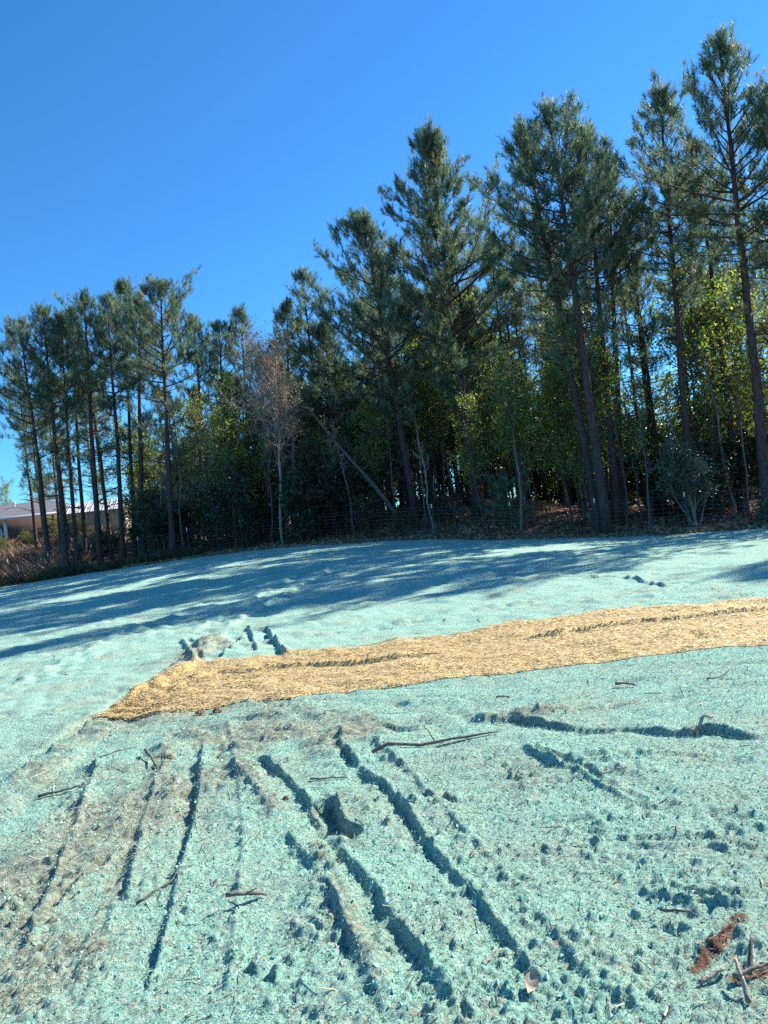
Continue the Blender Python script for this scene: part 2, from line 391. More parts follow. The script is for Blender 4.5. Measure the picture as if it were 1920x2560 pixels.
# areas of broken clods and bare soil: photo pixel centre, radius (x, y) m, roughness, soil
PATCH = [((620, 1840), (.9, .9), .9, .55), ((400, 1980), (.55, .75), .8, .60), ((160, 2150), (.5, .6), .9, .35), ((780, 1850), (.5, .5), .8, .5), ((420, 1800), (.7, .5), .8, .5), ((1320, 1780), (.5, .4), .6, .35),
         ((1500, 2060), (.9, .5), .9, .05), ((1760, 2180), (.7, .5), .9, .05), ((1350, 2420), (.7, .45), .8, .05), ((800, 2400), (.35, .4), 1, .1), ((960, 2340), (.25, .3), 1, .1), ((1010, 2480), (.3, .25), 1, .05),
         ((100, 2480), (.5, .4), .6, .38), ((480, 1640), (.7, .6), 1, .42), ((1600, 1900), (1, .5), .6, .1), ((240, 1760), (.8, .6), .7, .2), ((1180, 1960), (.5, .4), .6, .3), ((1800, 1500), (2, 1.5), .5, .2)]
PATCHP = [(ground_at(*p), r, a, s) for p, r, a, s in PATCH]
CLAY = [((1800, 2360), (.06, .10)), ((1760, 2420), (.05, .08)), ((1900, 2450), (.12, .05)), ((1640, 2465), (.03, .03)), ((425, 1905), (.05, .05)), ((560, 1790), (.1, .05))]
def ground_detail(x, y, cell):
    """small relief, bare soil share and roughness of the seeded ground"""
    h = 0.05 * fbm(x, y, 2.2, 2, 5); soil = 0.16 + 0.28 * fbm(x, y, 1.1, 3, 31) + 0.25 * sstep(-1.0, -2.4, x) * sstep(6, 3, y)
    rough = np.full(x.shape, 0.33) + 0.5 * fbm(x, y, 0.8, 2, 77)
    wob = 0.035 * fbm(x, y, 0.35, 4, 41); wob2 = 0.035 * fbm(x, y, 0.35, 4, 43)
    for pts, w, d, b, s, c in RUTP:
        lo = pts.min(0) - 5 * w - .2; hi = pts.max(0) + 5 * w + .2
        m = (x > lo[0]) & (x < hi[0]) & (y > lo[1]) & (y < hi[1])
        if not m.any(): continue
        xx = x[m] + wob[m] * min(1.5, w / .06); yy = y[m] + wob2[m] * min(1.5, w / .06)
        dist, side, al = seg_dist(xx, yy, pts)
        k = sstep(-.02, .10, al) * sstep(1.02, .86, al) if d < .1 else sstep(-.01, .04, al) * sstep(1.01, .95, al)
        k = k * np.clip(0.82 + (.6 if c == 2 else .2 if c == 3 else .75) * vnoise(xx, yy, .6, 9) + .7 * vnoise(xx, yy, .10, 19), .2, 1.3)
        q = dist / w
        if c >= 2:                              # one-sided wheel track: steep wall on one side, the floor runs out on the other
            t_ = -side * q
            hh = np.where(t_ > 0, -d * (1 - sstep(.0, .9, t_)) + b * np.exp(-((t_ - 1.0) / .6) ** 2), -d * np.exp(-(t_ / 3.2) ** 2) + b * np.exp(-1 / .36) * np.exp(-(t_ / 2.0) ** 2))
        else:
            hh = -d * np.exp(-q ** 6) + b * np.exp(-((q - 1.75) / 0.6) ** 2) * (1 + 0.5 * side)
        h[m] += hh * k
        soil[m] += s * k * np.exp(-(q / 1.5) ** 2)
        rough[m] += (0.9 if c else 0.4) * k * np.exp(-(q / (4 if c >= 2 else 2.2)) ** 2)
    for (cx, cy_), (rx, ry), a, s in PATCHP:
        g = np.exp(-((x - cx) / rx) ** 2 - ((y - cy_) / ry) ** 2)
        g = g * (0.7 + 1.2 * vnoise(x, y, .3, 55))
        rough += a * g; soil += s * g
    rough = np.clip(rough, 0.12, 1.5)
    def fade(wl): return sstep(wl * 0.62, wl * 0.22, cell)
    h = h + 0.012 * rough * fbm(x, y, .28, 2, 13) * 2
    wx = x + .02 * vnoise(x, y, .05, 71); wy = y + .02 * vnoise(x, y, .05, 72)
    near = y < 11
    def cl(wl, seed, pw=1.6):
        o = np.zeros(x.shape); o[near] = clods(wx[near], wy[near], wl, seed, pw); return o
    n2 = vnoise(x + 3, y + 5, .047, 4)
    mk = np.clip(rough - .25, 0, 1.3) * (.4 + 1.3 * np.clip(vnoise(x, y, .21, 301) + .35, 0, 1))
    h = h + fade(.13) * .018 * np.clip(mk - .3, 0, 1) * cl(.10, 201, 3) + fade(.075) * (.002 + .020 * mk) * cl(.055, 204, 3) + fade(.042) * (.007 + .013 * mk) * cl(.031, 207, 1.3) + fade(.030) * (.006 + .004 * mk) * cl(.019, 221, 1.0) + fade(.047) * .007 * n2
    n4 = np.abs(vnoise(x * .6 + y * .2, y, .16, 16)) + .5 * np.abs(vnoise(x * .6, y, .33, 17)); h = h + sstep(2.5, 6, y) * fade(.2) * (.03 + .07 * rough) * n4
    h = h + sstep(7, 12, y) * fade(.45) * (.04 + .06 * rough) * (np.abs(vnoise(x * .45 + .3 * y, y, .45, 26)) + .5 * np.abs(vnoise(x * .5, y, .22, 27)))
    h = h + sstep(2, 6, y) * 0.05 * np.abs(fbm(x * 0.55, y, .7, 2, 91)) * 0.8
    return h, soil, rough

# straw erosion blanket outline (photo pixels)
TOPE = [(243, 1811), (312, 1771), (370, 1724), (417, 1695), (486, 1668), (578, 1661), (648, 1649), (741, 1638), (880, 1626), (1018, 1609), (1157, 1591), (1273, 1568), (1366, 1557), (1504, 1533), (1678, 1518), (1805, 1502), (1960, 1488), (2300, 1450)]
BOTE = [(246, 1812), (300, 1809), (393, 1800), (486, 1785), (556, 1771), (660, 1759), (729, 1757), (787, 1738), (926, 1727), (1099, 1701), (1226, 1684), (1366, 1667), (1527, 1649), (1736, 1626), (1960, 1604), (2300, 1570)]
TE = np.array([ground_at(*p) for p in TOPE]); BE = np.array([ground_at(*p) for p in BOTE])
def resample(p, n):
    s = np.concatenate([[0], np.cumsum(np.hypot(*np.diff(p, axis=0).T))]); s /= s[-1]
    t = np.linspace(0, 1, n); return np.stack([np.interp(t, s, p[:, 0]), np.interp(t, s, p[:, 1])], 1)

# fan-shaped grid: fine near the path where the photograph was taken, coarser far away
NR, NC = 830, 730
Y0 = 0.3
ry = np.geomspace(1.5 + Y0, 52 + Y0, NR) - Y0
sc = np.linspace(-1, 1, NC)
GY = np.repeat(ry[:, None], NC, 1); GX = sc[None, :] * (1.1 + 0.66 * ry[:, None])
cell = np.maximum(2 * (1.1 + 0.66 * GY) / NC, (GY + Y0) * math.log((52 + Y0) / (1.5 + Y0)) / NR)
H, SOIL, ROUGH = ground_detail(GX, GY, cell)
edge = ye(GX) + 0.9 * fbm(GX, GY * 0 + 2, 3.0, 3, 21) * 1.2 + .7 * fbm(GX, GY, .6, 3, 23)
GZ = zbase(GX, GY) + H
tb = np.interp(GX, TE[:, 0], TE[:, 1]); bb = np.interp(GX, BE[:, 0], BE[:, 1])
GZ = GZ - 0.05 * sstep(.05, .16, np.minimum(tb - GY, GY - bb)) * (GX > TE[0, 0] + .15)      # pressed flat under the straw blanket
SOIL = SOIL + 0.5 * sstep(-1.2, 0.1, GY - edge)
idx = np.arange(NR * NC).reshape(NR, NC)
q = np.stack([idx[:-1, :-1], idx[:-1, 1:], idx[1:, 1:], idx[1:, :-1]], -1)
keep = (GY < edge)[1:, 1:]
q = q[keep]
used = np.zeros(NR * NC, bool); used[q.ravel()] = True
remap = np.cumsum(used) - 1
mb = MB(); vv = np.stack([GX, GY, GZ], -1).reshape(-1, 3)[used]
mb.add(vv, f4=remap[q])
me = mb.mesh('hydroseeded_slope')
cd, _, _ = seg_dist(vv[:, 0] + .03 * fbm(vv[:, 0], vv[:, 1], .05, 2, 5), vv[:, 1] + .03 * fbm(vv[:, 0], vv[:, 1], .05, 2, 6), gp([(1860, 2305), (1815, 2350), (1790, 2390), (1745, 2440)]))
cd2, _, _ = seg_dist(vv[:, 0], vv[:, 1], gp([(1840, 2460), (1900, 2440), (1990, 2420)]))
a = me.attributes.new('clay', 'FLOAT', 'POINT'); a.data.foreach_set('value', np.maximum(sstep(.035, .012, cd), sstep(.04, .012, cd2)).astype(np.float32))
a = me.attributes.new('soil', 'FLOAT', 'POINT'); a.data.foreach_set('value', np.clip(SOIL.ravel()[used], 0, 1.2).astype(np.float32))
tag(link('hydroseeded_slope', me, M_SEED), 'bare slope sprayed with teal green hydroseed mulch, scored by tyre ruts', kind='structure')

# the wider ground: forest floor and field, out to the horizon
def grid_axis(lo, hi, fine_lo, fine_hi, step, n):
    a = fine_lo - np.geomspace(1, fine_lo - lo + 1, n)[::-1] + 1
    b = fine_hi + np.geomspace(1, hi - fine_hi + 1, n) - 1
    return np.unique(np.round(np.concatenate([a, np.arange(fine_lo, fine_hi, step), b]), 3))
gx = grid_axis(-900, 900, -46, 36, 0.45, 26); gy = grid_axis(-300, 1500, 18, 66, 0.45, 26)
FX, FY = np.meshgrid(gx, gy)
d = FY - ye(FX)
fe = 0.9 * fbm(FX, FX * 0 + 2, 3.0, 3, 21) * 1.2
FZ = zbase(np.clip(FX, -60, 45), np.clip(FY, -40, 120)) + 0.16 * fbm(FX, FY, 1.6, 3, 8) * sstep(-1, 2, d) + 0.10 * sstep(-.6, 1.2, d - fe)
FZ = FZ - 0.5 * sstep(-0.4, -1.6, d - fe) - 0.03
i2 = np.arange(FX.size).reshape(FX.shape)
mb = MB(); mb.add(np.stack([FX, FY, FZ], -1).reshape(-1, 3), f4=np.stack([i2[:-1, :-1], i2[:-1, 1:], i2[1:, 1:], i2[1:, :-1]], -1).reshape(-1, 4))
me = mb.mesh('ground')
a = me.attributes.new('field', 'FLOAT', 'POINT')
a.data.foreach_set('value', np.clip(sstep(-17, -21, FX) + sstep(75, 95, FY), 0, 1).ravel().astype(np.float32))
tag(link('ground', me, M_FLOOR), kind='structure')
def zg(x, y): return float(zbase(x, y))
def gz_at(x, y):   # real surface of the seeded slope, with relief
    x = np.atleast_1d(np.asarray(x, float)); y = np.atleast_1d(np.asarray(y, float))
    return zbase(x, y) + ground_detail(x, y, np.full(x.shape, 0.012))[0]

# ------------------------------------------------------------------ straw blanket
def blanket():
    nu, nv = 480, 60
    T = resample(TE, nu); B = resample(BE, nu)
    v = np.linspace(0, 1, nv)[None, :, None]
    e = 0.035 * fbm(np.arange(nu) * .03, np.arange(nu) * 0, .6, 3, 3)
    P = B[:, None] * (1 - v) + T[:, None] * v
    jt = np.linspace(0, 1, nu)
    P[:, :, 1] += (e[:, None] * (1 - 2 * np.abs(v[0, :, 0] - .5)) + 0.05 * fbm(jt * 9, jt * 0 + 4, .5, 3, 8)[:, None] * (v[0, :, 0] < .5) * (0.5 - v[0, :, 0]) * 2)
    x = P[:, :, 0]; y = P[:, :, 1]
    hd, _, _ = ground_detail(x, y, np.full(x.shape, .03))
    vv = np.repeat(v[0, :, 0][None], nu, 0); uu = np.repeat(jt[:, None], nv, 1)
    hd2 = hd.copy()
    for _ in range(0):
        for ax_ in (0, 1):
            for sh in (1, -1): hd2 = np.maximum(hd2, np.roll(hd2, sh, ax_))
    for _ in range(6): hd2 = (hd2 + np.roll(hd2, 1, 0) + np.roll(hd2, -1, 0) + np.roll(hd2, 1, 1) + np.roll(hd2, -1, 1)) / 5
    z = zbase(x, y) + hd2 + 0.006
    # long folds along the roll
    fold = 0.05 * np.exp(-((vv - .58 - .04 * np.sin(uu * 9)) / .018) ** 2) * sstep(.10, .16, uu) * sstep(.46, .40, uu)
    fold += 0.055 * np.exp(-((vv - .55 - .05 * uu) / .016) ** 2) * sstep(.52, .6, uu)
    fold += 0.04 * np.exp(-((vv - .35 - .2 * uu) / .05) ** 2) * sstep(.02, .05, uu) * sstep(.22, .12, uu)
    fold += 0.07 * np.exp(-((vv - .9) / .06) ** 2 - ((uu - .075) / .02) ** 2)
    fold += 0.02 * sstep(.15, .55, vnoise(x * .5 + y * .7, y * 2.2, .5, 63) + .5) * sstep(.35, .1, uu)
    z = z + fold + 0.018 * fbm(x * .6, y * 1.3, .35, 3, 19)
    rim = np.minimum(vv, 1 - vv)
    z = z + (zbase(x, y) + hd + .004 - z) * sstep(.035, .0, rim)
    i = np.arange(nu * nv).reshape(nu, nv)
    m = MB(); m.add(np.stack([x, y, z], -1).reshape(-1, 3), f4=np.stack([i[:-1, :-1], i[1:, :-1], i[1:, 1:], i[:-1, 1:]], -1).reshape(-1, 4))
    o = m.build('erosion_blanket', M_MAT)
    tag(o, 'long strip of golden straw erosion blanket laid across the teal slope', 'erosion blanket')
    # loose straw on the mat
    n = 62000
    a = rng.random(n) ** 1.35 * (nu - 2); b = rng.random(n) * (nv - 1.01)
    ia = a.astype(int); ib = b.astype(int); fa = (a - ia)[:, None]; fb = (b - ib)[:, None]
    S = np.stack([x, y, z], -1)
    c = (S[ia, ib] * (1 - fa) + S[ia + 1, ib] * fa) * (1 - fb) + (S[ia, ib + 1] * (1 - fa) + S[ia + 1, ib + 1] * fa) * fb
    th = rng.normal(0.25, 0.9, n); L = rng.uniform(.02, .065, n)
    dr = np.stack([np.cos(th), np.sin(th), rng.normal(0.03, .09, n)], 1)
    pr = np.stack([-np.sin(th), np.cos(th), rng.normal(0, .3, n)], 1)
    w = rng.uniform(.0015, .0030, n)[:, None] * (1 + 0.06 * c[:, 1:2])
    c = c + np.array([0, 0, .003])
    v3 = np.stack([c - dr * L[:, None] * .5 + pr * w, c - dr * L[:, None] * .5 - pr * w, c + dr * L[:, None] * .5 - pr * w * .6, c + dr * L[:, None] * .5 + pr * w * .6], 1)
    m = MB(); m.add(v3.reshape(-1, 3), f4=np.arange(n * 4).reshape(-1, 4))
    tag(m.build('straw', M_STRAW, o, False), kind='stuff')
blanket()

# ------------------------------------------------------------------ mulch clumps and fibres on the near slope
def in_blanket(x, y):
    t = np.interp(x, TE[:, 0], TE[:, 1]); b = np.interp(x, BE[:, 0], BE[:, 1])
    return (x > TE[0, 0]) & (y < t) & (y > b)
def mulch():
    n = 13000
    y = 1.2 + 5.2 * rng.random(n) ** 1.3; x = (rng.random(n) * 2 - 1) * (0.9 + 0.62 * y)
    hd, sl, ro = ground_detail(x, y, np.full(n, .012))
    k = (rng.random(n) < np.clip(ro * 1.1, .2, 1)) & ~in_blanket(x, y); x = x[k]; y = y[k]; hd = hd[k]; ro = ro[k]; n = len(x)
    z = zbase(x, y) + hd
    r = rng.uniform(.0022, .005, n) * (1 + .7 * ro * (rng.random(n) < .25)) * (0.75 + .07 * y)
    base = np.array([(1, 0, 0), (0, 1, 0), (-1, 0, 0), (0, -1, 0), (0, 0, 1), (0, 0, -.8)], float)
    V3 = base[None] * r[:, None, None] * rng.uniform(.55, 1.5, (n, 6, 1)) + rng.normal(0, .3, (n, 6, 3)) * r[:, None, None]
    V3 += np.stack([x, y, z + r * .3], 1)[:, None]
    f = np.array([(0, 1, 4), (1, 2, 4), (2, 3, 4), (3, 0, 4), (1, 0, 5), (2, 1, 5), (3, 2, 5), (0, 3, 5)])
    m = MB(); m.add(V3.reshape(-1, 3), f3=(f[None] + np.arange(n)[:, None, None] * 6).reshape(-1, 3))
    tag(m.build('mulch_clumps', M_CLUMP, None, False), 'loose teal mulch clumps strewn over the near slope', kind='stuff')
    n = 150000
    y = 1.2 + 6.0 * rng.random(n) ** 1.2; x = (rng.random(n) * 2 - 1) * (0.9 + 0.62 * y)
    hd, sl, ro = ground_detail(x, y, np.full(n, .012)); k = ~in_blanket(x, y); x = x[k]; y = y[k]; hd = hd[k]; n = len(x)
    c = np.stack([x, y, zbase(x, y) + hd + .003], 1)
    dr = unit(np.stack([rng.normal(0, 1, n), rng.normal(0, 1, n), rng.normal(.5, .5, n)], 1)); L = rng.uniform(.008, .022, n)[:, None] * (0.7 + .1 * y)[:, None]
    pr = unit(np.cross(dr, rng.normal(0, 1, (n, 3)))) * rng.uniform(.0008, .0019, n)[:, None] * (0.7 + .12 * y)[:, None]
    V3 = np.stack([c + pr, c - pr, c + dr * L], 1)
    m = MB(); m.add(V3.reshape(-1, 3), f3=np.arange(n * 3).reshape(-1, 3))
    tag(m.build('mulch_fibres', M_CLUMP, None, False), 'fine wood fibres of the sprayed mulch on the near slope', kind='stuff')
mulch()
def twig_litter(n):
    y = 1.4 + 9 * rng.random(n) ** 1.4; x = (rng.random(n) * 2 - 1) * (0.9 + 0.6 * y); k = ~in_blanket(x, y); x = x[k]; y = y[k]; n = len(x)
    c = np.stack([x, y, zbase(x, y) + ground_detail(x, y, np.full(n, .012))[0] + .005], 1); th = rng.uniform(0, 6.28, n)
    dr = np.stack([np.cos(th), np.sin(th), rng.normal(.1, .25, n)], 1) * (rng.uniform(.012, .05, n) * (.8 + .08 * y))[:, None]
    pr = np.stack([-np.sin(th), np.cos(th), rng.normal(0, .4, n)], 1) * (rng.uniform(.0012, .003, n) * (.8 + .08 * y))[:, None]
    m_ = MB(); m_.add(np.stack([c - dr + pr, c - dr - pr, c + dr - pr * .6, c + dr + pr * .6], 1).reshape(-1, 3), f4=np.arange(n * 4).reshape(-1, 4))
    tag(m_.build('twig_litter', M_BITS, None, False), 'tiny twigs, needles and bark bits strewn over the slope', kind='stuff')
twig_litter(3200)

# ------------------------------------------------------------------ trees
def blades(mb, c, d, K, Lb, spread, wid, r, shoot=0.0):
    """needle or leaf blades: K thin triangles round every shoot end c with direction d"""
    n = len(c); tone = np.clip(r.normal(.48, .26, n), 0, 1)
    mb.tone.append(np.repeat(np.clip(np.repeat(tone, K) + r.normal(0, .07, n * K), 0, 1), 3))
    c = np.repeat(c, K, 0); d = np.repeat(d, K, 0); N = n * K
    rnd = unit(r.normal(0, 1, (N, 3)))
    perp = unit(rnd - d * (rnd * d).sum(1, keepdims=True))
    t = r.random((N, 1))
    e = unit(d * (0.55 + 0.75 * t) + perp * spread)
    L = Lb * r.uniform(.7, 1.15, (N, 1))
    p = c + d * shoot * (t - 1.0)
    w = unit(np.cross(e, r.normal(0, 1, (N, 3)))) * wid * r.uniform(.7, 1.3, (N, 1))
    mb.add(np.stack([p + w, p - w, p + e * L], 1).reshape(-1, 3), f3=np.arange(N * 3).reshape(-1, 3))
def curve_pts(p0, d0, L, n, r, up=0.3, wob=0.12):
    pts = [p0]; d = d0.copy(); st = L / (n - 1)
    for k in range(n - 1):
        d = unit(d + np.array([0, 0, up]) / (n - 1) + r.normal(0, wob, 3) / math.sqrt(n))
        pts.append(pts[-1] + d * st)
    return np.array(pts)
def wood(m1, m2):
    off = m1.n; m1.v += m2.v; m1.n += m2.n
    m1.f4 += [f + off for f in m2.f4]; m1.f3 += [f + off for f in m2.f3]
    return m1.mesh('trunk')
def pine_meshes(seed, H, top_dx, base_frac, rad, r0, dens=1.0, skew=(0, 0), K=24, dead=1.0, peak=0.35, side_bias=None):
    """trunk, limbs and needle crown meshes of one pine standing at the origin"""
    r = np.random.default_rng(seed)
    t = np.linspace(0, 1, 14)
    wob = np.cumsum(r.normal(0, .05, (14, 2)), 0) * (H / 14); wob -= wob[-1:] * t[:, None]
    trunk = np.stack([top_dx * t ** 1.15 + wob[:, 0] * .35, wob[:, 1] * .35, H * t - .15], 1)
    tr = r0 * (1 - t) ** .8 * .93 + .018; tr[0] *= 1.35
    m1 = MB(); tube(m1, trunk, tr, 9)
    m2 = MB(); m3 = MB(); C = []; D = []
    def at(z):
        f = np.clip(z / H, 0, 1); return np.array([np.interp(f, t, trunk[:, k]) for k in range(3)]), float(np.interp(f, t, tr))
    zb = H * base_frac; z = zb
    def limb(z, Lb, alive, az=None):
        p, rt = at(z); az = r.uniform(0, 2 * np.pi) if az is None else az
        f = (z - zb) / max(H - zb, .1)
        el = R(5 + 50 * max(f, 0) + r.uniform(-12, 14)) if alive else R(r.uniform(-20, 25))
        d0 = np.array([math.cos(az) * math.cos(el), math.sin(az) * math.cos(el), math.sin(el)])
        pts = curve_pts(p, d0, Lb, 7, r, 0.45 if alive else -.1, .22)
        br = np.linspace(min(rt * .5, .012 + .014 * Lb), .006, 7)
        tube(m2, pts, br, 4, False)
        if not alive:
            for _ in range(r.integers(1, 4)):
                k = r.integers(2, 6); q_ = curve_pts(pts[k], unit(d0 + r.normal(0, .7, 3)), Lb * .35, 4, r, 0, .3); tube(m2, q_, np.linspace(.008, .004, 4), 3, False)
            return
        ns = max(4, int(Lb * 5.8 * dens))
        for s in range(ns):
            u = r.uniform(.28, 1.0); k = u * 6; i = min(int(k), 5); b = pts[i] + (pts[i + 1] - pts[i]) * (k - i); ax = unit(pts[i + 1] - pts[i])
            td = unit(ax * .6 + r.normal(0, .55, 3) + np.array([0, 0, .35])); tl = r.uniform(.18, .55) * (1.15 - u * .5)
            e = b + td * tl; 
            tube(m2, [b, e], [.009, .005], 3, False)
            for q_ in range(1 + int(r.random() < .65)):
                C.append(e + r.normal(0, .10, 3)); D.append(unit(td * .8 + ax * .4 + np.array([0, 0, .75]) + r.normal(0, .22, 3)))
        C.append(pts[-1]); D.append(unit(pts[-1] - pts[-2] + np.array([0, 0, .4])))
    while z < H - .25:
        f = (z - zb) / (H - zb)
        prof = min(1, (f / .16) ** .7 + .25) * (1 - max(0, (f - peak) / (1 - peak)) ** 1.15) + .10
        nb = 3 if f < .85 else 4
        a0 = r.uniform(0, 2 * np.pi)
        for b in range(nb):
            az = a0 + b * 2 * np.pi / nb + r.normal(0, .4); Lb = rad * 1.15 * prof * r.uniform(.6, 1.2)
            Lb *= 1 + skew[0] * math.cos(az) + skew[1] * math.sin(az)
            if r.random() < .08: Lb *= 1.35
            limb(z + r.uniform(-.12, .12), max(Lb, .25), True, az)
        z += r.uniform(.30, .48) * (1.0 if f < .8 else .75)
    for k in range(5):
        C.append(trunk[-1] + np.array([r.normal(0, .08), r.normal(0, .08), r.uniform(-.35, .1)])); D.append(unit(np.array([r.normal(0, .25), r.normal(0, .25), 1.0])))
    for k in range(int(9 * dead)):
        zl = r.uniform(min(H * .38, zb * .8), zb); limb(zl, r.uniform(.5, 1.5), True)
    for k in range(int(14 * dead)):
        limb(r.uniform(min(H * .22, zb * .5), zb), r.uniform(.5, 1.9), False)
    blades(m3, np.array(C), np.array(D), K, .245, .66, .0105, r, .32)
    return wood(m1, m2), m3.mesh('crown', False)
def place_tree(name, meshes, mats, loc, rz, s, label, cat, group=None, names=('trunk', 'crown')):
    t = empty(name, loc, rz, s)
    for nm, me, mm in zip(names, meshes, mats):
        link(nm, me, mm, t)
    return tag(t, label, cat, group)
PM = (M_BARK, M_NEEDLE)

def spot(vx, vy, off):
    """trunk base from its photo column and how far behind the clearing's edge it stands"""
    X, _ = unroll(vx * V, vy * V); k = X / F
    y = (30.9 + off) / (1 + .47 * k); return k * y, y
def top_of(vx, vy, y):
    X, Yd = unroll(vx * V, vy * V); return X / F * y, EYE - Yd / F * y
# base (1659-wide view), offset behind the edge, top, crown bottom (v), crown radius m, trunk radius, extras, label
FRONT = [
    ((108, 1218), 2.0, (42, 682), 945, 2.18, .15, dict(skew=(-.35, 0), dens=.9), 'leftmost slender pine at the clearing edge, nearest the dry brown field'),
    ((145, 1228), 1.4, (92, 662), 885, 1.98, .17, dict(), 'second pine from the left edge, thick dark straight trunk'),
    ((165, 1215), 1.8, (130, 676), 895, 1.54, .115, dict(), 'thin pine just right of the second left trunk, in front of the shed'),
    ((182, 1192), 4.0, (152, 660), 875, 1.54, .12, dict(), 'slim pine with trunk crossing the right half of the shed roof'),
    ((214, 1192), 2.2, (182, 636), 845, 1.86, .17, dict(), 'dark pine at the right end of the shed'),
    ((262, 1182), 2.6, (232, 640), 875, 1.79, .14, dict(), 'slender pine with pale sunlit right trunk edge, right of the shed'),
    ((287, 1165), 4.6, (268, 608), 845, 1.73, .13, dict(), 'tall narrow pine whose spiky tip leans left of the twin tipped pine'),
    ((305, 1165), 3.0, (300, 645), 835, 1.79, .16, dict(), 'shorter dark pine under the spiky tips of the left group'),
    ((370, 1195), 0.9, (346, 610), 845, 2.69, .16, dict(dens=1.15), 'broad crowned pine, tallest of the left group'),
    ((455, 1150), 8.0, (418, 682), 865, 1.5, .13, dict(), 'low pine just right of the tallest left group pine'),
    ((500, 1150), 9.0, (472, 690), 875, 1.6, .14, dict(), 'dense rounded pine standing left of the bare twiggy tree'),
    ((545, 1150), 10.0, (520, 660), 875, 1.6, .14, dict(), 'spiky topped pine right behind the bare twiggy tree'),
    ((640, 1140), 6.0, (620, 648), 905, 1.5, .13, dict(dens=.85), 'thin airy pine top between the bare tree and the dark wide pine'),
    ((735, 1130), 7.0, (700, 690), 1000, 2.1, .15, dict(skew=(-.3, 0), dens=1.2), 'dark low pine filling in left of the wide dark pine'),
    ((896, 1085), 4.5, (782, 466), 860, 3.5, .19, dict(skew=(-.32, 0), dens=1.45, peak=.10), 'wide dark pine with long left limbs beside the tallest middle pine'),
    ((1030, 1108), 4.5, (925, 286), 790, 3.7, .20, dict(dens=1.6, peak=.16, K=26), 'full bushy cone shaped pine, tallest in the middle of the woods'),
    ((1312, 1150), 0.9, (1182, 226), 640, 2.5, .20, dict(dens=1.2, peak=.28), 'front pine of the twin trunks right of middle, thick leaning trunk'),
    ((1294, 1120), 1.6, (1128, 270), 650, 2.0, .16, dict(skew=(-.35, 0), dens=1.1), 'rear pine of the twin trunks right of middle, thinner leaning trunk'),
    ((1334, 1110), 2.6, (1262, 272), 640, 2.0, .15, dict(dens=1.1), 'slender pine just right of the twin leaning trunks'),
    ((1345, 1100), 5.0, (1312, 330), 650, 2.0, .14, dict(), 'pine with sloping crown filling the gap right of the twin trunks'),
    ((1490, 1075), 3.0, (1424, 186), 600, 2.1, .155, dict(dens=.95), 'open crowned pine with spiky tip, behind the silvery shrub'),
    ((1656, 1085), 1.2, (1552, 80), 560, 2.4, .20, dict(dens=.95, peak=.4), 'tallest pine at the right, open crown with visible limbs'),
    ((1600, 1060), 6.5, (1500, 310), 560, 1.7, .15, dict(), 'straight dark pine trunk just left of the tallest right pine'),
    ((1570, 1050), 8.5, (1476, 380), 600, 1.6, .14, dict(), 'second dark trunk left of the tallest right pine, farther back'),
    ((1740, 1080), 1.5, (1668, 195), 560, 2.4, .19, dict(), 'pine cut by the right edge of the picture'),
]
for k, ((bx, by), off, (tx, ty), cb, rad, r0, kw, lab) in enumerate(FRONT):
    x, y = spot(bx, by, off); zt_x, zt = top_of(tx, ty, y); zb = zg(x, y)
    Ht = zt - zb
    _, zc = top_of(tx, cb, y)
    me3 = pine_meshes(100 + k, Ht, zt_x - x, max(.2, (zc - zb) / Ht), rad, r0, **kw)
    place_tree('pine_tree', me3, PM, (x, y, zb), 0, 1, lab, 'pine tree', 'pines along the edge of the clearing')

LAND = [(spot(bx, by, off), nm) for (bx, by), off, nm in (((108, 1218), 2, 'leftmost pine'), ((214, 1192), 2.2, 'pine at the shed'), ((370, 1195), .9, 'broad left pine'), ((612, 1145), .9, 'pale twiggy tree'),
        ((896, 1085), 4.5, 'wide dark pine'), ((1030, 1108), 4.5, 'bushy middle pine'), ((1312, 1150), .9, 'twin leaning pines'), ((1490, 1075), 3, 'spiky open pine'), ((1656, 1085), 1.2, 'tallest right pine'))]
LAND = [(p[0] / p[1], nm) for p, nm in LAND]
def seen(x, y, desc):
    k = x / y
    if k < LAND[0][0]: return desc + ' left of the ' + LAND[0][1]
    if k > LAND[-1][0]: return desc + ' beyond the ' + LAND[-1][1] + ' at the picture edge'
    for (a, na), (b, nb_) in zip(LAND[:-1], LAND[1:]):
        if a <= k <= b: return desc + ' between the %s and the %s' % (na, nb_)
# pines farther back in the woods: five shapes, many individuals
BACKP = [pine_meshes(300 + k, 14.0, r_ * .5, .58 + .04 * (k % 3), 1.5, .135, dens=.8, K=18, dead=1.3) for k, r_ in enumerate((-.6, .3, .8, -.2, .5))]
r = random.Random(5)
def put_back(n, x0, x1, d0, d1, label, group, s0, s1):
    placed = []
    tries = 0
    while len(placed) < n and tries < 4000:
        tries += 1
        x = r.uniform(x0, x1); y = float(ye(x)) + r.uniform(d0, d1)
        if any((x - a) ** 2 + (y - b) ** 2 < 1.3 for a, b in placed): continue
        placed.append((x, y))
        place_tree('pine_tree', BACKP[r.randrange(5)], PM, (x, y, zg(x, y) - .05), r.uniform(0, 6.28), r.uniform(s0, s1), seen(x, y, label), 'pine tree', group)
put_back(36, -3, 21, 6, 24, 'slim pine deep inside', 'pines deep in the woods', .78, 1.0)
LOWP = [pine_meshes(340 + k, 9.0, .3 * k - .3, .22, 1.9, .10, dens=1.0, K=20, dead=.5) for k in range(3)]
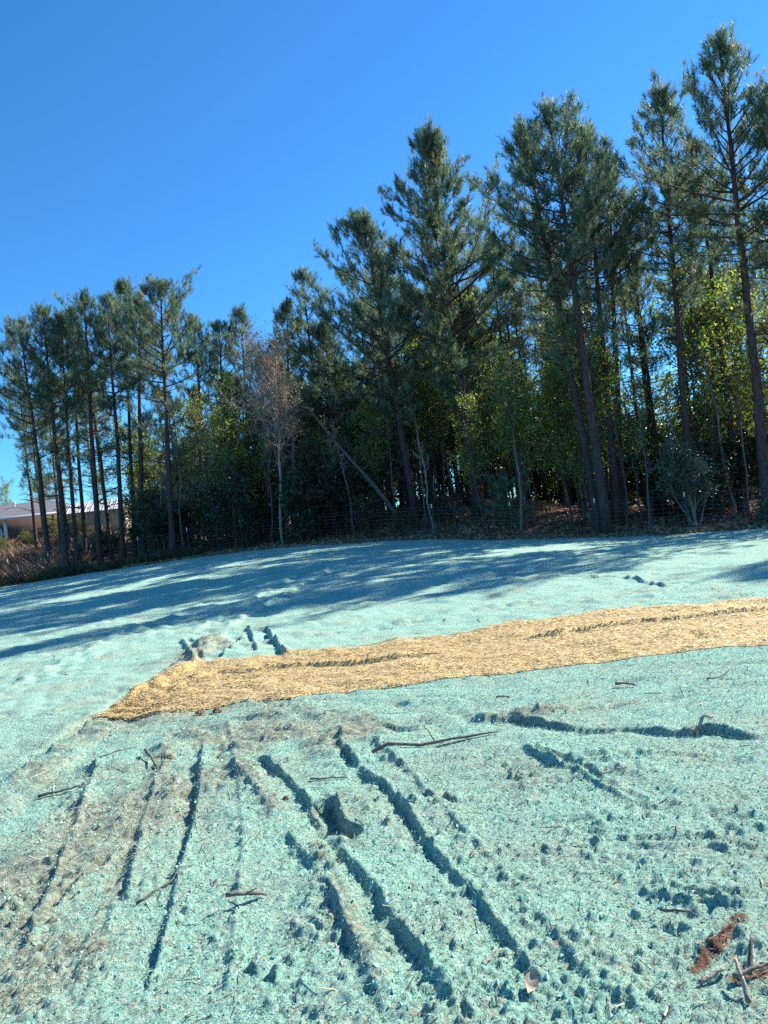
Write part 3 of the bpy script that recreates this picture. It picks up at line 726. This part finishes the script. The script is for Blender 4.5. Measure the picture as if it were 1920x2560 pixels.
def put_low(n, x0, x1, d0, d1, s0, s1, label, group):
    for k in range(n):
        x = r.uniform(x0, x1); y = float(ye(x)) + r.uniform(d0, d1)
        if x / y < -.345: continue
        place_tree('pine_tree', LOWP[k % 3], PM, (x, y, zg(x, y) - .05), r.uniform(0, 6.28), r.uniform(s0, s1), seen(x, y, label), 'pine tree', group)
put_back(7, -25, -15, 4, 13, 'slim background pine', 'pines behind the left group', .78, .95)
put_back(6, 2, 14, 10, 22, 'slim far pine', 'far pines in the middle of the woods', .85, 1.0)
put_low(15, -5.5, 3.5, 6, 16, .75, 1.1, 'dense low branched pine', 'low branched pines in the dark middle')
put_low(16, -16, -5, 5.5, 15, .6, .9, 'short bushy pine', 'short pines of the left thicket')
put_back(16, -13.5, -3, 6, 20, 'slim thicket pine', 'pines behind the middle thicket', .66, .80)
put_back(13, 16, 42, .8, 6, 'tall edge pine', 'pines at the right edge of the woods', 1.0, 1.18)

# ------------------------------------------------------------------ broadleaf trees and shrubs
def leaf_quads(mb, c, size, r, up=.35):
    n = len(c); nrm = unit(r.normal(0, 1, (n, 3)) + np.array([0, 0, up])); a = unit(np.cross(nrm, r.normal(0, 1, (n, 3)))); b = np.cross(nrm, a)
    s = size * r.uniform(.55, 1.25, (n, 1))
    mb.add(np.stack([c - a * s, c + b * s * .55 + nrm * s * .12, c + a * s, c - b * s * .55 + nrm * s * .12], 1).reshape(-1, 3), f4=np.arange(n * 4).reshape(-1, 4))
def broad_meshes(seed, H, rad, r0, nleaf, leaf, base=.25, fork=0, twig=1.0, up=.6, lean=0.0, nl=14, droop=.0):
    r = np.random.default_rng(seed); m1 = MB(); m2 = MB(); m3 = MB(); ends = []
    t = np.linspace(0, 1, 10); w = np.cumsum(r.normal(0, .12, (10, 2)), 0) * (H / 12)
    trunk = np.stack([w[:, 0] + lean * t ** 1.4, w[:, 1], H * t - .1], 1); tube(m1, trunk, r0 * (1 - t) ** .75 + .008, 6)
    for f_ in range(fork):
        k = r.integers(1, 3); d0 = unit(np.array([r.normal(0, .35), r.normal(0, .35), 1.0]))
        tube(m1, curve_pts(trunk[0] + r.normal(0, .08, 3) * [1, 1, 0], d0, H * r.uniform(.6, .9), 9, r, .2, .2), np.linspace(r0 * .7, .008, 9), 5)
    for b in range(nl):
        f = r.uniform(base, .97); p = np.array([np.interp(f, t, trunk[:, k]) for k in range(3)]); az = r.uniform(0, 6.28); el = R(r.uniform(15, 60))
        d0 = np.array([math.cos(az) * math.cos(el), math.sin(az) * math.cos(el), math.sin(el)]); Lb = rad * r.uniform(.5, 1.1) * (1.15 - f * .6)
        pts = curve_pts(p, d0, Lb, 7, r, up - droop, .35); tube(m2, pts, np.linspace(min(.03, r0 * .4), .006, 7), 4, False)
        for s in range(int(7 * twig)):
            u = r.uniform(.25, 1) * 6; i = min(int(u), 5); q0 = pts[i] + (pts[i + 1] - pts[i]) * (u - i)
            tp = curve_pts(q0, unit(pts[i + 1] - pts[i] + r.normal(0, .75, 3)), Lb * r.uniform(.2, .45), 4, r, .25, .4); tube(m2, tp, [.007, .006, .005, .004], 3, False)
            ends += [tp[1], tp[2], tp[3]]
            for s2 in range(2):
                tq = curve_pts(tp[r.integers(1, 4)], unit(r.normal(0, 1, 3) + [0, 0, .4]), Lb * .14, 3, r, .1, .4); tube(m2, tq, [.005, .004, .003], 3, False); ends += [tq[1], tq[2]]
    ends = np.array(ends)
    if nleaf:
        c = ends[r.integers(0, len(ends), nleaf)] + r.normal(0, .13, (nleaf, 3)) * min(1, rad)
        leaf_quads(m3, c, leaf, r)
    out = [wood(m1, m2)]
    if nleaf: out.append(m3.mesh('crown', False))
    return out
YG = [broad_meshes(400 + k, 7.5, 2.3, .055, 2500, .064, .30, nl=24) for k in range(4)]
BR = [broad_meshes(430 + k, 7.0, 1.9, .06, 900, .06, .3, nl=22, twig=1.5) for k in range(2)]
DK = [broad_meshes(460 + k, 2.2, 1.15, .03, 1500, .06, .08, fork=3, nl=16) for k in range(3)]
def put_broad(n, meshes, mats, x0, x1, d0, d1, s0, s1, name, label, cat, group):
    for k in range(n):
        x = r.uniform(x0, x1); y = float(ye(x)) + r.uniform(d0, d1); s = r.uniform(s0, s1)
        if x / y < -.345 and s > .75: continue                  # open view to the house and shed
        place_tree(name, meshes[r.randrange(len(meshes))], mats, (x, y, zg(x, y) - .05), r.uniform(0, 6.28), s, seen(x, y, label), cat, group)
MYG = (M_BARKD, M_LEAFY); MBR = (M_BARKG, M_LEAFB); MDK = (M_BARK, M_LEAFD)
put_broad(8, YG, MYG, 3, 13, 8, 16, 1.15, 1.5, 'broadleaf_tree', 'high backlit green tree', 'broadleaf tree', 'high green trees behind the middle pines')
put_broad(13, YG, MYG, 4, 10, 2.0, 9, .6, 1.05, 'broadleaf_tree', 'low yellow green tree', 'broadleaf tree', 'low yellow green trees right of the middle pine')
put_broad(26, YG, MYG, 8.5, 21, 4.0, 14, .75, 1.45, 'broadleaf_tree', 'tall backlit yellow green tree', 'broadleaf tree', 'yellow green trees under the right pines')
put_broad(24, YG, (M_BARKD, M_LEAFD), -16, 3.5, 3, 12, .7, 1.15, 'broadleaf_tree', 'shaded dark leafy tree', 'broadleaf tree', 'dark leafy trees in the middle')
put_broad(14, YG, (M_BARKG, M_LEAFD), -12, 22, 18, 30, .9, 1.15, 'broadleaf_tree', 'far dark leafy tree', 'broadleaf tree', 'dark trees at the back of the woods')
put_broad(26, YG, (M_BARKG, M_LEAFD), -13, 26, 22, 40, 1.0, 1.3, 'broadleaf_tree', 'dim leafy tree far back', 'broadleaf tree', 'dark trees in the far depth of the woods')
put_broad(66, DK, MDK, -13, 24, 13, 26, 1.6, 2.6, 'shrub', 'tall shrub far back', 'shrub', 'tall shrubs far back in the woods')
put_broad(40, DK, MDK, -16, 2, .9, 6, .8, 1.7, 'shrub', 'dark shrub behind the fence', 'shrub', 'dark shrubs behind the fence')
put_broad(6, DK, MDK, 1, 16, 5, 14, .5, 1.0, 'shrub', 'low shrub on the rise', 'shrub', 'low shrubs on the rise')
put_broad(10, DK, MDK, 12, 17, 3, 8, 1.0, 1.8, 'shrub', 'big dark shrub', 'shrub', 'big dark shrubs at the right')
put_broad(9, DK, (M_BARKG, M_LEAFY), -21, -13, 1.5, 8, .6, 1.3, 'shrub', 'scrubby green shrub', 'shrub', 'shrubs between the left pines')
put_broad(8, DK, MDK, -19, -12, 4, 12, 1.2, 2.0, 'shrub', 'tall dark shrub', 'shrub', 'tall shrubs behind the left pines')

STEM = [broad_meshes(480 + k, 6.0, .8, .042, 160, .06, .55, nl=9, twig=.8) for k in range(3)]
put_broad(30, STEM, (M_BARKG, M_LEAFY), -6, 16, 1.4, 9, .7, 1.3, 'sapling', 'thin grey sapling stem', 'sapling', 'thin grey stems in the understorey')
put_broad(14, STEM, (M_BARKG, M_LEAFB), -13, -5, 1.2, 6, .6, 1.0, 'sapling', 'thin brown leaved sapling', 'sapling', 'thin brown leaved saplings in the left thicket')
def named_broad(seed, base, off, top, kw, mats, name, label, cat, group=None):
    x, y = spot(*base, off); tx, zt = top_of(*top, y); zb = zg(x, y)
    me3 = broad_meshes(seed, (zt - zb) * .92, lean=tx - x, **kw)
    return place_tree(name, me3, mats, (x, y, zb), 0, 1, label, cat, group)
named_broad(501, (612, 1145), .9, (585, 700), dict(rad=3.5, r0=.065, nleaf=3400, leaf=.05, base=.40, nl=44, twig=2.6), (M_BARKP, M_LEAFB), 'bare_tree', 'pale twiggy autumn tree with brownish leaves left of the wide dark pine', 'tree')
named_broad(502, (470, 1150), 3.0, (430, 830), dict(rad=1.9, r0=.06, nleaf=1000, leaf=.055, base=.3, nl=24, twig=1.6), (M_BARKG, M_LEAFB), 'bare_tree', 'smaller brownish autumn tree left of the pale twiggy tree', 'tree')
named_broad(503, (400, 1180), 2.0, (365, 850), dict(rad=1.6, r0=.05, nleaf=900, leaf=.06, base=.3, nl=20, twig=1.4), (M_BARKG, M_LEAFY), 'broadleaf_tree', 'yellowish tree right of the tallest left group pine', 'tree')
named_broad(504, (352, 1185), 1.6, (335, 985), dict(rad=1.6, r0=.03, nleaf=0, leaf=.05, base=.4, nl=14, twig=1.2), (M_BARKP,), 'bare_shrub', 'small leafless pale shrub in front of the left pines', 'shrub')
for k, (b, t_) in enumerate([((617, 1140), (588, 880)), ((650, 1120), (628, 780)), ((662, 1115), (640, 830)), ((755, 1040), (718, 880)), ((1385, 1115), (1340, 780)), ((1410, 1095), (1365, 800))]):
    labs = ['thin pale sapling stem directly below the pale twiggy tree', 'tall whitish sapling stem rising to the pale twiggy tree', 'whitish sapling stem just right of the tall whitish one', 'short pale sapling crossing the leaning dead trunk', 'grey speckled sapling right of the twin pine trunks', 'thin pale sapling left of the silvery shrub']
    named_broad(520 + k, b, 1.6 + .3 * k, t_, dict(rad=.8, r0=.04, nleaf=140, leaf=.06, base=.55, nl=8, twig=.7), MYG if k > 3 else MBR, 'sapling', labs[k], 'sapling')
named_broad(540, (930, 1065), 2.2, (885, 905), dict(rad=1.1, r0=.035, nleaf=0, leaf=.05, base=.45, nl=7, twig=.5, fork=1), (M_BARKP,), 'bare_sapling', 'forked leafless pale sapling in front of the wide dark pine trunk', 'sapling')
def leafy_shrub(base, off, H, rad, n, seed, mats, label, fork=4, nl=20, leaf=.05):
    x, y = spot(*base, off); me3 = broad_meshes(seed, H, rad, .035, n, leaf, .3, fork=fork, nl=nl, twig=1.6)
    return place_tree('shrub', me3, mats, (x, y, zg(x, y)), 0, 1, label, 'shrub')
M_LEAFS = island_mat('silvery_leaves', [(0, (0.05, 0.085, 0.05)), (0.6, (0.09, 0.13, 0.08)), (1, (0.17, 0.21, 0.14))], 0.42, 0.5, 0.3)
leafy_shrub((1502, 1085), 1.4, 2.9, 1.8, 6500, 550, (M_BARKP, M_LEAFS), 'rounded silvery leaved shrub with pale stems behind the fence at right')
leafy_shrub((1652, 1120), .5, .9, .6, 500, 551, (M_BARKG, M_LEAFS), 'small silvery bush on the edge at the foot of the tallest right pine', 2, 10)
leafy_shrub((870, 1115), 1.0, 1.0, .8, 900, 552, MDK, 'low green bush at the foot of the leaning dead trunk', 3, 12)
leafy_shrub((960, 1105), 2.5, 1.4, 1.0, 1200, 553, MDK, 'green bush left of the tallest middle pine trunk', 3, 14)
pm = pine_meshes(560, 2.6, -.1, .22, .75, .05, dens=1.5, K=26, dead=0)
x, y = spot(1100, 1100, 2.2)
place_tree('pine_sapling', pm, PM, (x, y, zg(x, y)), 0, 1, 'young bluish pine sapling right of the tallest middle pine trunk', 'pine sapling')

# leaning dead trunk
x, y = spot(884, 1120, 1.2)
a0 = np.array([x, y, zg(x, y) - .05]); tx, tz = top_of(655, 872, y + .3); a1 = np.array([tx, y + .3, tz])
tt = np.linspace(0, 1, 12)[:, None]; pts = a0 + (a1 - a0) * tt + np.stack([(.10 * np.sin(tt[:, 0] * 7)), 0 * tt[:, 0], .30 * np.sin(tt[:, 0] * 3.1)], 1)
root = empty('leaning_dead_tree', tuple(a0)); m = MB(); tube(m, pts - a0, np.linspace(.105, .03, 12) * np.random.default_rng(8).uniform(.8, 1.2, 12), 8); m.build('trunk', M_BARKD, root)
rr = np.random.default_rng(4)
for k in range(6):
    i = 2 + k; m = MB(); tube(m, curve_pts(pts[i] - a0, unit(rr.normal(0, 1, 3) + [-.5, 0, .4]), rr.uniform(.5, 1.4), 6, rr, .1, .3), np.linspace(.025, .006, 6), 4); m.build('broken_limb', M_BARKD, root)
tag(root, 'pale dead trunk leaning left across the dark middle thicket', 'dead tree')

# ------------------------------------------------------------------ field, house and shed at the left
def grass_mass(name, n, xs, ds, hgt, mt, label, seed, wid=.012, dens=None):
    r_ = np.random.default_rng(seed); x = r_.uniform(xs[0], xs[1], n); y = ye(x) + r_.uniform(ds[0], ds[1], n)
    if dens: k = dens(x, y, r_); x = x[k]; y = y[k]; n = len(x)
    h = hgt * r_.uniform(.35, 1.1, n) * (1 + .8 * fbm(x, y, 1.8, 2, seed)); c = np.stack([x, y, zbase(x, y) - .03], 1)
    e = np.stack([r_.normal(0, .28, n), r_.normal(0, .28, n), np.ones(n)], 1) * h[:, None]
    w = np.stack([r_.normal(0, 1, n), r_.normal(0, .5, n), 0 * x], 1); w = unit(w) * wid
    m_ = MB(); m_.add(np.stack([c - w, c + w, c + e * .6 + w * .7, c + e + np.array([0, 0, 0]) + .25 * np.stack([e[:, 0], e[:, 1], -.3 * h], 1)], 1).reshape(-1, 3), f4=np.arange(n * 4).reshape(-1, 4))
    return tag(m_.build(name, mt, None, False), label, name.replace('_', ' '), kind='stuff')
grass_mass('dry_grass', 20000, (-36, -17.5), (1.6, 11), 1.15, M_DRY, 'tall dry reddish brown grass in the field below the house', 61, .012)
grass_mass('roadside_weeds', 12000, (-30, -9), (.1, 2.2), .55, M_WEED, 'dark weeds along the edge of the clearing at the left', 62, .014)
grass_mass('undergrowth', 9000, (-9, 16), (.8, 7), .35, M_WEED, 'sparse undergrowth along the foot of the woods', 63, .012, lambda x, y, r_: fbm(x, y, 2.0, 2, 9) > .12)
def litter(n, seed):
    r_ = np.random.default_rng(seed); x = r_.uniform(-13, 17, n); dl = r_.uniform(0, 1, n); dl = np.where(dl < .16, -.9 + 1.6 * (dl / .16), (dl - .16) * 13); y = ye(x) + dl
    c = np.stack([x, y, zbase(x, y) + .02 + .09 * sstep(-.6, 1.2, dl) + .16 * fbm(x, y, 1.6, 3, 8) * sstep(-1, 2, dl) + r_.uniform(0, .04, n)], 1)
    m_ = MB(); leaf_quads(m_, c, .085, r_, 1.0)
    n2 = n // 3; c2 = c[:n2]; th = r_.uniform(0, 6.28, n2); L = r_.uniform(.1, .35, n2)[:, None]; dr = np.stack([np.cos(th), np.sin(th), r_.normal(.1, .2, n2)], 1); w = np.stack([-np.sin(th), np.cos(th), 0 * th], 1) * .008
    m_.add(np.stack([c2 - dr * L + w, c2 - dr * L - w, c2 + dr * L], 1).reshape(-1, 3), f3=np.arange(n2 * 3).reshape(-1, 3))
    tag(m_.build('leaf_litter', M_LITTER, None, False), 'brown pine straw and leaf litter on the floor of the woods', 'leaf litter', kind='stuff')
litter(26000, 71)

def lift(o, v3): return o
hx, hy = -28.5, 58.0; hz = zg(hx, hy)
house = empty('brick_house', (hx, hy, hz), R(14))
tag(house, 'low brick house with grey hip roof beyond the dry field at far left', 'house')
wl = 4.4 + 0.0 - hz
m = MB(); box(m, -7.5, 5.2, 0, 8, -.4, wl); m.build('wall', M_BRICK, house)
m = MB()
e = .55; x0, x1, y0, y1 = -7.5 - e, 5.2 + e, -e, 8 + e; zr = wl + 1.35
m.add([(x0, y0, wl + .12), (x1, y0, wl + .12), (x1, y1, wl + .12), (x0, y1, wl + .12), (x0 + 3.6, 4, zr), (x1 - 3.9, 4, zr)],
      f4=[(0, 1, 5, 4), (2, 3, 4, 5)], f3=[(1, 2, 5), (3, 0, 4)])
roof = m.build('roof', M_ROOF, house, False)
for px_, py_, h_, w_ in ((-3.2, 1.6, .5, .07), (-2.1, 1.2, .55, .05), (-.6, 2.6, .25, .07)):
    m = MB(); zz = wl + .12 + (py_ + e) / (4 + e) * 1.23; tube(m, [(px_, py_, zz - .1), (px_, py_, zz + h_)], w_, 8)
    if w_ > .06: tube(m, [(px_, py_, zz + h_), (px_, py_, zz + h_ + .12)], w_ * 1.7, 8)
    m.build('roof_vent', M_METAL, roof)
m = MB(); box(m, x0, x1, y0 - .02, y0 + .02, wl - .1, wl + .118); m.build('fascia', M_PAINT, house)
m = MB(); box(m, x1 - .02, x1 + .02, y0, y1, wl - .1, wl + .118); m.build('fascia', M_PAINT, house)
m = MB(); box(m, x0 + .05, x1 - .05, y0 + .03, -.003, wl - .06, wl - .02); m.build('soffit', M_PAINT, house)
m = MB(); box(m, -.95, -.70, -.16, -.004, 0, wl - .07); m.build('post', M_PAINT, house)
m = MB(); box(m, -2.6, -1.1, -.10, -.004, .0, 1.55); m.build('white_panel', M_PAINT, house)
m = MB(); box(m, 2.55, 2.72, -.08, -.004, .0, wl - .07); m.build('downspout', M_POST, house)
sx, sy = -21.4, 55.0; sz = zg(sx, sy)
shed = empty('garden_shed', (sx, sy, sz), R(8))
tag(shed, 'pale shed with ribbed metal gable roof behind the left pine trunks', 'shed')
sw = 4.15 - sz
m = MB(); box(m, -1.9, 2.3, 0, 2.6, -.4, sw)
m.add([(-1.9, 0, sw), (-1.9, 2.6, sw), (-1.9, 1.3, sw + .62)], f3=[(0, 1, 2)]); m.add([(2.3, 0, sw), (2.3, 2.6, sw), (2.3, 1.3, sw + .62)], f3=[(0, 2, 1)])
m.build('wall', M_TAN, shed, False)
for k in range(14):
    m = MB(); bxx = -1.88 + k * .305; box(m, bxx, bxx + .06, -.025, -.003, -.1, sw - .02); m.build('batten', M_TAN, shed)
rf = empty('roof', (0, 0, 0)); rf.parent = shed
for k in range(11):
    x_ = -2.1 + k * .42
    for s_ in (0, 1):
        m = MB(); ya, yb = ((-.25, 1.3), (2.85, 1.3))[s_]; za, zb_ = sw - .06, sw + .70
        m.add([(x_, ya, za), (x_ + .40, ya, za), (x_ + .40, yb, zb_), (x_, yb, zb_), (x_, ya, za - .03), (x_ + .40, ya, za - .03), (x_ + .40, yb, zb_ - .03), (x_, yb, zb_ - .03),
               (x_ + .36, ya, za + .05), (x_ + .36, yb, zb_ + .05)], f4=[(0, 1, 2, 3), (7, 6, 5, 4), (0, 4, 5, 1), (3, 2, 6, 7), (0, 3, 7, 4), (1, 5, 6, 2)], f3=[])
        m.add([(x_ + .33, ya, za), (x_ + .36, ya, za + .05), (x_ + .39, ya, za), (x_ + .33, yb, zb_), (x_ + .36, yb, zb_ + .05), (x_ + .39, yb, zb_)], f4=[(0, 1, 4, 3), (1, 2, 5, 4)], f3=[(0, 2, 1)])
        m.build('roof_panel', M_METAL, rf, False)
px, py = -28.1, 66.0; pz = zg(px, py)
pole = empty('utility_pole', (px, py, pz)); m = MB(); tube(m, [(0, 0, -.3), (0, 0, 5.4)], [.16, .12], 10); m.build('pole', M_POLE, pole)
m = MB(); box(m, -.9, .9, -.19, -.125, 5.0, 5.12); m.build('crossarm', M_POLE, pole)
tag(pole, 'brown wooden utility pole standing behind the house and shed', 'utility pole')
# far trees behind the house
FT = [(-43, 78, 1.2, YG, MYG), (-38, 82, 1.0, YG, MYG), (-33.5, 76, .95, BR, MBR), (-30, 80, .9, YG, MYG), (-36, 72, .85, YG, MYG), (-24, 74, .85, YG, (M_BARKG, M_LEAFD)), (-20, 70, .9, YG, (M_BARKG, M_LEAFD)), (-16, 66, 1.0, YG, (M_BARKG, M_LEAFD)), (-47, 70, 1.1, YG, MYG), (-28, 88, 1.1, YG, MYG)]
for k, (x, y, s, ms, mm) in enumerate(FT):
    place_tree('broadleaf_tree', ms[k % len(ms)], mm, (x, y, zg(x, y)), k * 1.3, s, 'hazy autumn tree in the distance behind the house', 'broadleaf tree', 'trees behind the house')
for k, (x, y, s) in enumerate([(-31.5, 70, .52), (-35, 85, .6)]):
    place_tree('pine_tree', BACKP[k], PM, (x, y, zg(x, y)), k, s, 'small distant pine behind the house roof', 'pine tree', 'distant pines behind the house')
GD = [broad_meshes(600 + k, 1.3, 1.2, .02, 1500, .055, .05, fork=4, nl=22, up=.9) for k in range(2)]
for k in range(13):
    x = -36 + k * 1.25 + r.uniform(-.4, .4); y = float(ye(x)) + r.uniform(9.0, 11.5)
    place_tree('shrub', GD[k % 2], (M_BARKG, M_GOLD), (x, y, zg(x, y) - .1), r.uniform(0, 6.28), r.uniform(.8, 1.3), 'yellow green feathery shrub in the row before the brick house', 'shrub', 'yellow green shrubs before the house')

# ------------------------------------------------------------------ wire fence
fence = empty('wire_fence', (0, float(ye(0)) + .7, zg(0, float(ye(0)) + .7)))
tag(fence, 'woven wire fence with white tipped steel posts along the foot of the woods', 'fence')
fo = np.array(fence.location)
PX = [16.5, 13.6, 10.75, 7.9, 4.9, 2.0, -.9, -3.8, -6.7, -9.6, -12.5, -15.4, -18.3, -21.2]
def fpt(x, h):
    y = float(ye(x)) + .7; return np.array([x, y, zg(x, y) + .07 + h]) - fo
rf_ = random.Random(3)
for x in PX:
    b = fpt(x, -.2); t_ = fpt(x, 1.38); t_ = t_ + np.array([rf_.uniform(-.05, .05), rf_.uniform(-.05, .05), rf_.uniform(-.05, .03)])
    m = MB(); dd = t_ - b
    for (ax, ay, w_, h_) in ((0, 0, .022, .005), (0, .014, .005, .016)):
        v_ = []
        for q_ in (b, b + dd * .9):
            v_ += [q_ + np.array([ax - w_, ay - h_, 0]), q_ + np.array([ax + w_, ay - h_, 0]), q_ + np.array([ax + w_, ay + h_, 0]), q_ + np.array([ax - w_, ay + h_, 0])]
        m.add(v_, f4=[(0, 3, 2, 1), (4, 5, 6, 7), (0, 1, 5, 4), (1, 2, 6, 5), (2, 3, 7, 6), (3, 0, 4, 7)])
    p = m.build('post', M_POST, fence, False)
    m = MB(); tube(m, [b + dd * .895, t_], .028, 6); m.build('white_tip', M_PAINT, p, False)
xs = np.linspace(PX[0], PX[-1], 120)
for h_ in (.06, .16, .27, .39, .52, .66, .81, .97, 1.13, 1.24):
    m = MB(); tube(m, [fpt(x, h_ + .012 * math.sin(x * 2.3 + h_ * 9)) - np.array([0, .03, 0]) for x in xs], .0026, 4, False); m.build('wire', M_WIRE, fence, False)
m = MB()
for x in np.arange(PX[-1], PX[0], .3):
    tube(m, [fpt(x, .05) - np.array([0, .03, 0]), fpt(x + .01, 1.13) - np.array([0, .03, 0])], .0018, 3, False)
tag(m.build('vertical_wires', M_WIRE, fence, False), kind='stuff')

# ------------------------------------------------------------------ sticks, clods and small things on the slope
def stick(p0, p1, rad, label, bend=.03, up0=.0, up1=.0, twigs=0, mt=M_TWIG, seed=0, name='fallen_stick'):
    r_ = np.random.default_rng(seed + 900); a_ = ground_at(*p0); b_ = ground_at(*p1)
    t = np.linspace(0, 1, 9); x = a_[0] + (b_[0] - a_[0]) * t; y = a_[1] + (b_[1] - a_[1]) * t; L = math.hypot(b_[0] - a_[0], b_[1] - a_[1])
    x = x + L * bend * np.sin(t * 5 + seed) ; y = y + L * bend * .6 * np.cos(t * 4 + seed)
    z = gz_at(x, y); z = np.maximum(z, np.linspace(z[0], z[-1], 9)) * .6 + z * .4 + rad * .8 + .004 + up0 * (1 - t) + up1 * t
    p = np.stack([x, y, z], 1); o0 = p[4].copy()
    root = empty(name, tuple(o0)); m_ = MB(); tube(m_, p - o0, np.linspace(rad, rad * .55, 9) * r_.uniform(.85, 1.15, 9), 6); m_.build('stem', mt, root)
    for k in range(twigs):
        i = r_.integers(2, 8); m_ = MB(); tube(m_, curve_pts(p[i] - o0, unit(r_.normal(0, 1, 3) * [1, 1, .2] + [0, 0, .25]), L * r_.uniform(.15, .35), 5, r_, 0, .3), np.linspace(rad * .5, rad * .2, 5), 4); m_.build('twig', mt, root)
    return tag(root, label, 'stick', 'sticks lying on the seeded slope')
STK = [((570, 2285), (668, 2247), .011, 'short thick stick left of the deep rut, one end raised', .01, .05, 0, 1),
       ((930, 1900), (1250, 1852), .012, 'long straight stick below the straw blanket, left of the long crack', .008, 0, 0, 1),
       ((95, 2004), (205, 1980), .010, 'dark stick at the left edge half sunk in mulch', .01, 0, 0, 0),
       ((365, 1895), (392, 1925), .013, 'short thick stick stub among the brown clods', 0, .03, 0, 0),
       ((232, 1915), (345, 1885), .006, 'thin branched twig left of the brown clods', .03, 0, .03, 3),
       ((1540, 1718), (1590, 1716), .012, 'short stick below the middle of the blanket at right', .02, .02, 0, 2),
       ((1770, 1710), (1815, 1693), .008, 'small dark stick near the right end of the blanket', .02, 0, 0, 1),
       ((1725, 1845), (1790, 1826), .014, 'pale stick lying across the long crack at right', .03, .02, .03, 0),
       ((775, 1962), (870, 1955), .006, 'thin twig lying above the deep triangular hole', .02, 0, 0, 1),
       ((1240, 1748), (1275, 1752), .007, 'tiny forked twig under the blanket middle', .03, 0, .02, 2),
       ((1500, 1975), (1570, 1945), .005, 'thin twig poking from clods in the right middle', .02, .03, 0, 1),
       ((1655, 2305), (1750, 2325), .006, 'thin twig over dark clods left of the red clay streak', .03, .03, .02, 2),
       ((1210, 2440), (1245, 2400), .004, 'fine pale straw twig near the brown curled leaf', .02, 0, .01, 0),
       ((340, 2270), (490, 2175), .006, 'thin twig lying along the diagonal furrow at left', .02, 0, 0, 1)]
for k, (p0, p1, rad, lab, bend, u0, u1, tw) in enumerate(STK): stick(p0, p1, rad, lab, bend, u0, u1, tw, M_BARKP if 'pale' in lab else M_TWIG, k)
# broken stub and roots at lower right
stick((1752, 2478), (1818, 2452), .008, 'pale broken root piece below the red clay streak', .03, 0, .01, 2, M_BARKP, 31)
stick((1872, 2525), (1848, 2462), .008, 'pale pointed wood splinter propped up near the lower right corner', .02, 0, .06, 1, M_BARKP, 32)
stick((1875, 2455), (1888, 2408), .009, 'upright stub of root at the lower right edge', .01, 0, .06, 0, M_TWIG, 33)
stick((1835, 2470), (1930, 2440), .008, 'dark root lying across the clay at the lower right edge', .03, .01, .02, 2, M_TWIG, 34)
def clod(px_, py_, sx_, sy_, sz_, seed, label):
    r_ = np.random.default_rng(seed); x, y = ground_at(px_, py_); z = float(gz_at(x, y)[0])
    u = np.linspace(0, np.pi, 12); v_ = np.linspace(0, 2 * np.pi, 18, endpoint=False)
    U, W = np.meshgrid(u, v_, indexing='ij'); n = np.stack([np.sin(U) * np.cos(W), np.sin(U) * np.sin(W), np.cos(U)], -1)
    rr_ = 1 + .55 * vnoise(n[..., 0] * 2 + seed, n[..., 1] * 2 + n[..., 2] * 3, .8, seed) + .4 * vnoise(n[..., 0] * 2 - seed, n[..., 1] * 2 - n[..., 2] * 3, .3, seed + 1)
    p = n * rr_[..., None] * np.array([sx_, sy_, sz_])
    i = np.arange(12 * 18).reshape(12, 18); m_ = MB(); m_.add(p.reshape(-1, 3), f4=np.stack([i[:-1], i[1:], np.roll(i[1:], -1, 1), np.roll(i[:-1], -1, 1)], -1).reshape(-1, 4))
    o = m_.build('clay_clod', M_DIRT, None, False); o.location = (x, y, z + sz_ * .02); o.rotation_euler = (0, 0, r_.uniform(0, 3))
    return tag(o, label, 'clay clod', 'lumps of red clay')
clod(1806, 2362, .016, .03, .012, 1, 'red clay lump in the rusty streak at lower right')
clod(422, 1906, .03, .03, .018, 5, 'brown clod below the left part of the straw blanket')
clod(545, 1783, .06, .035, .03, 6, 'dark red clod tucked under the near edge of the blanket')
clod(500, 1790, .06, .04, .035, 7, 'small red clod under the near blanket edge toward its tip')
clod(715, 2005, .018, .018, .012, 8, 'brown clod on the rim of the middle rut')
# curled brown leaf
x, y = ground_at(1325, 2480); z = float(gz_at(x, y)[0])
U, W = np.meshgrid(np.linspace(-1, 1, 9), np.linspace(-1, 1, 7), indexing='ij'); hw = (1 - np.abs(U) ** 1.8) * .022 + .001
p = np.stack([U * .045, W * hw, .022 * U ** 2 + .018 * np.abs(W) ** 1.5 * (1 - U ** 2) + .004 * np.sin(U * 7)], -1); i = np.arange(63).reshape(9, 7)
m = MB(); m.add(p.reshape(-1, 3), f4=np.stack([i[:-1, :-1], i[1:, :-1], i[1:, 1:], i[:-1, 1:]], -1).reshape(-1, 4)); o = m.build('fallen_leaf', M_TAN)
o.location = (x, y, z + .012); o.rotation_euler = (R(35), R(-15), R(62))
tag(o, 'curled pale brown leaf on the mulch at lower right of middle', 'leaf')
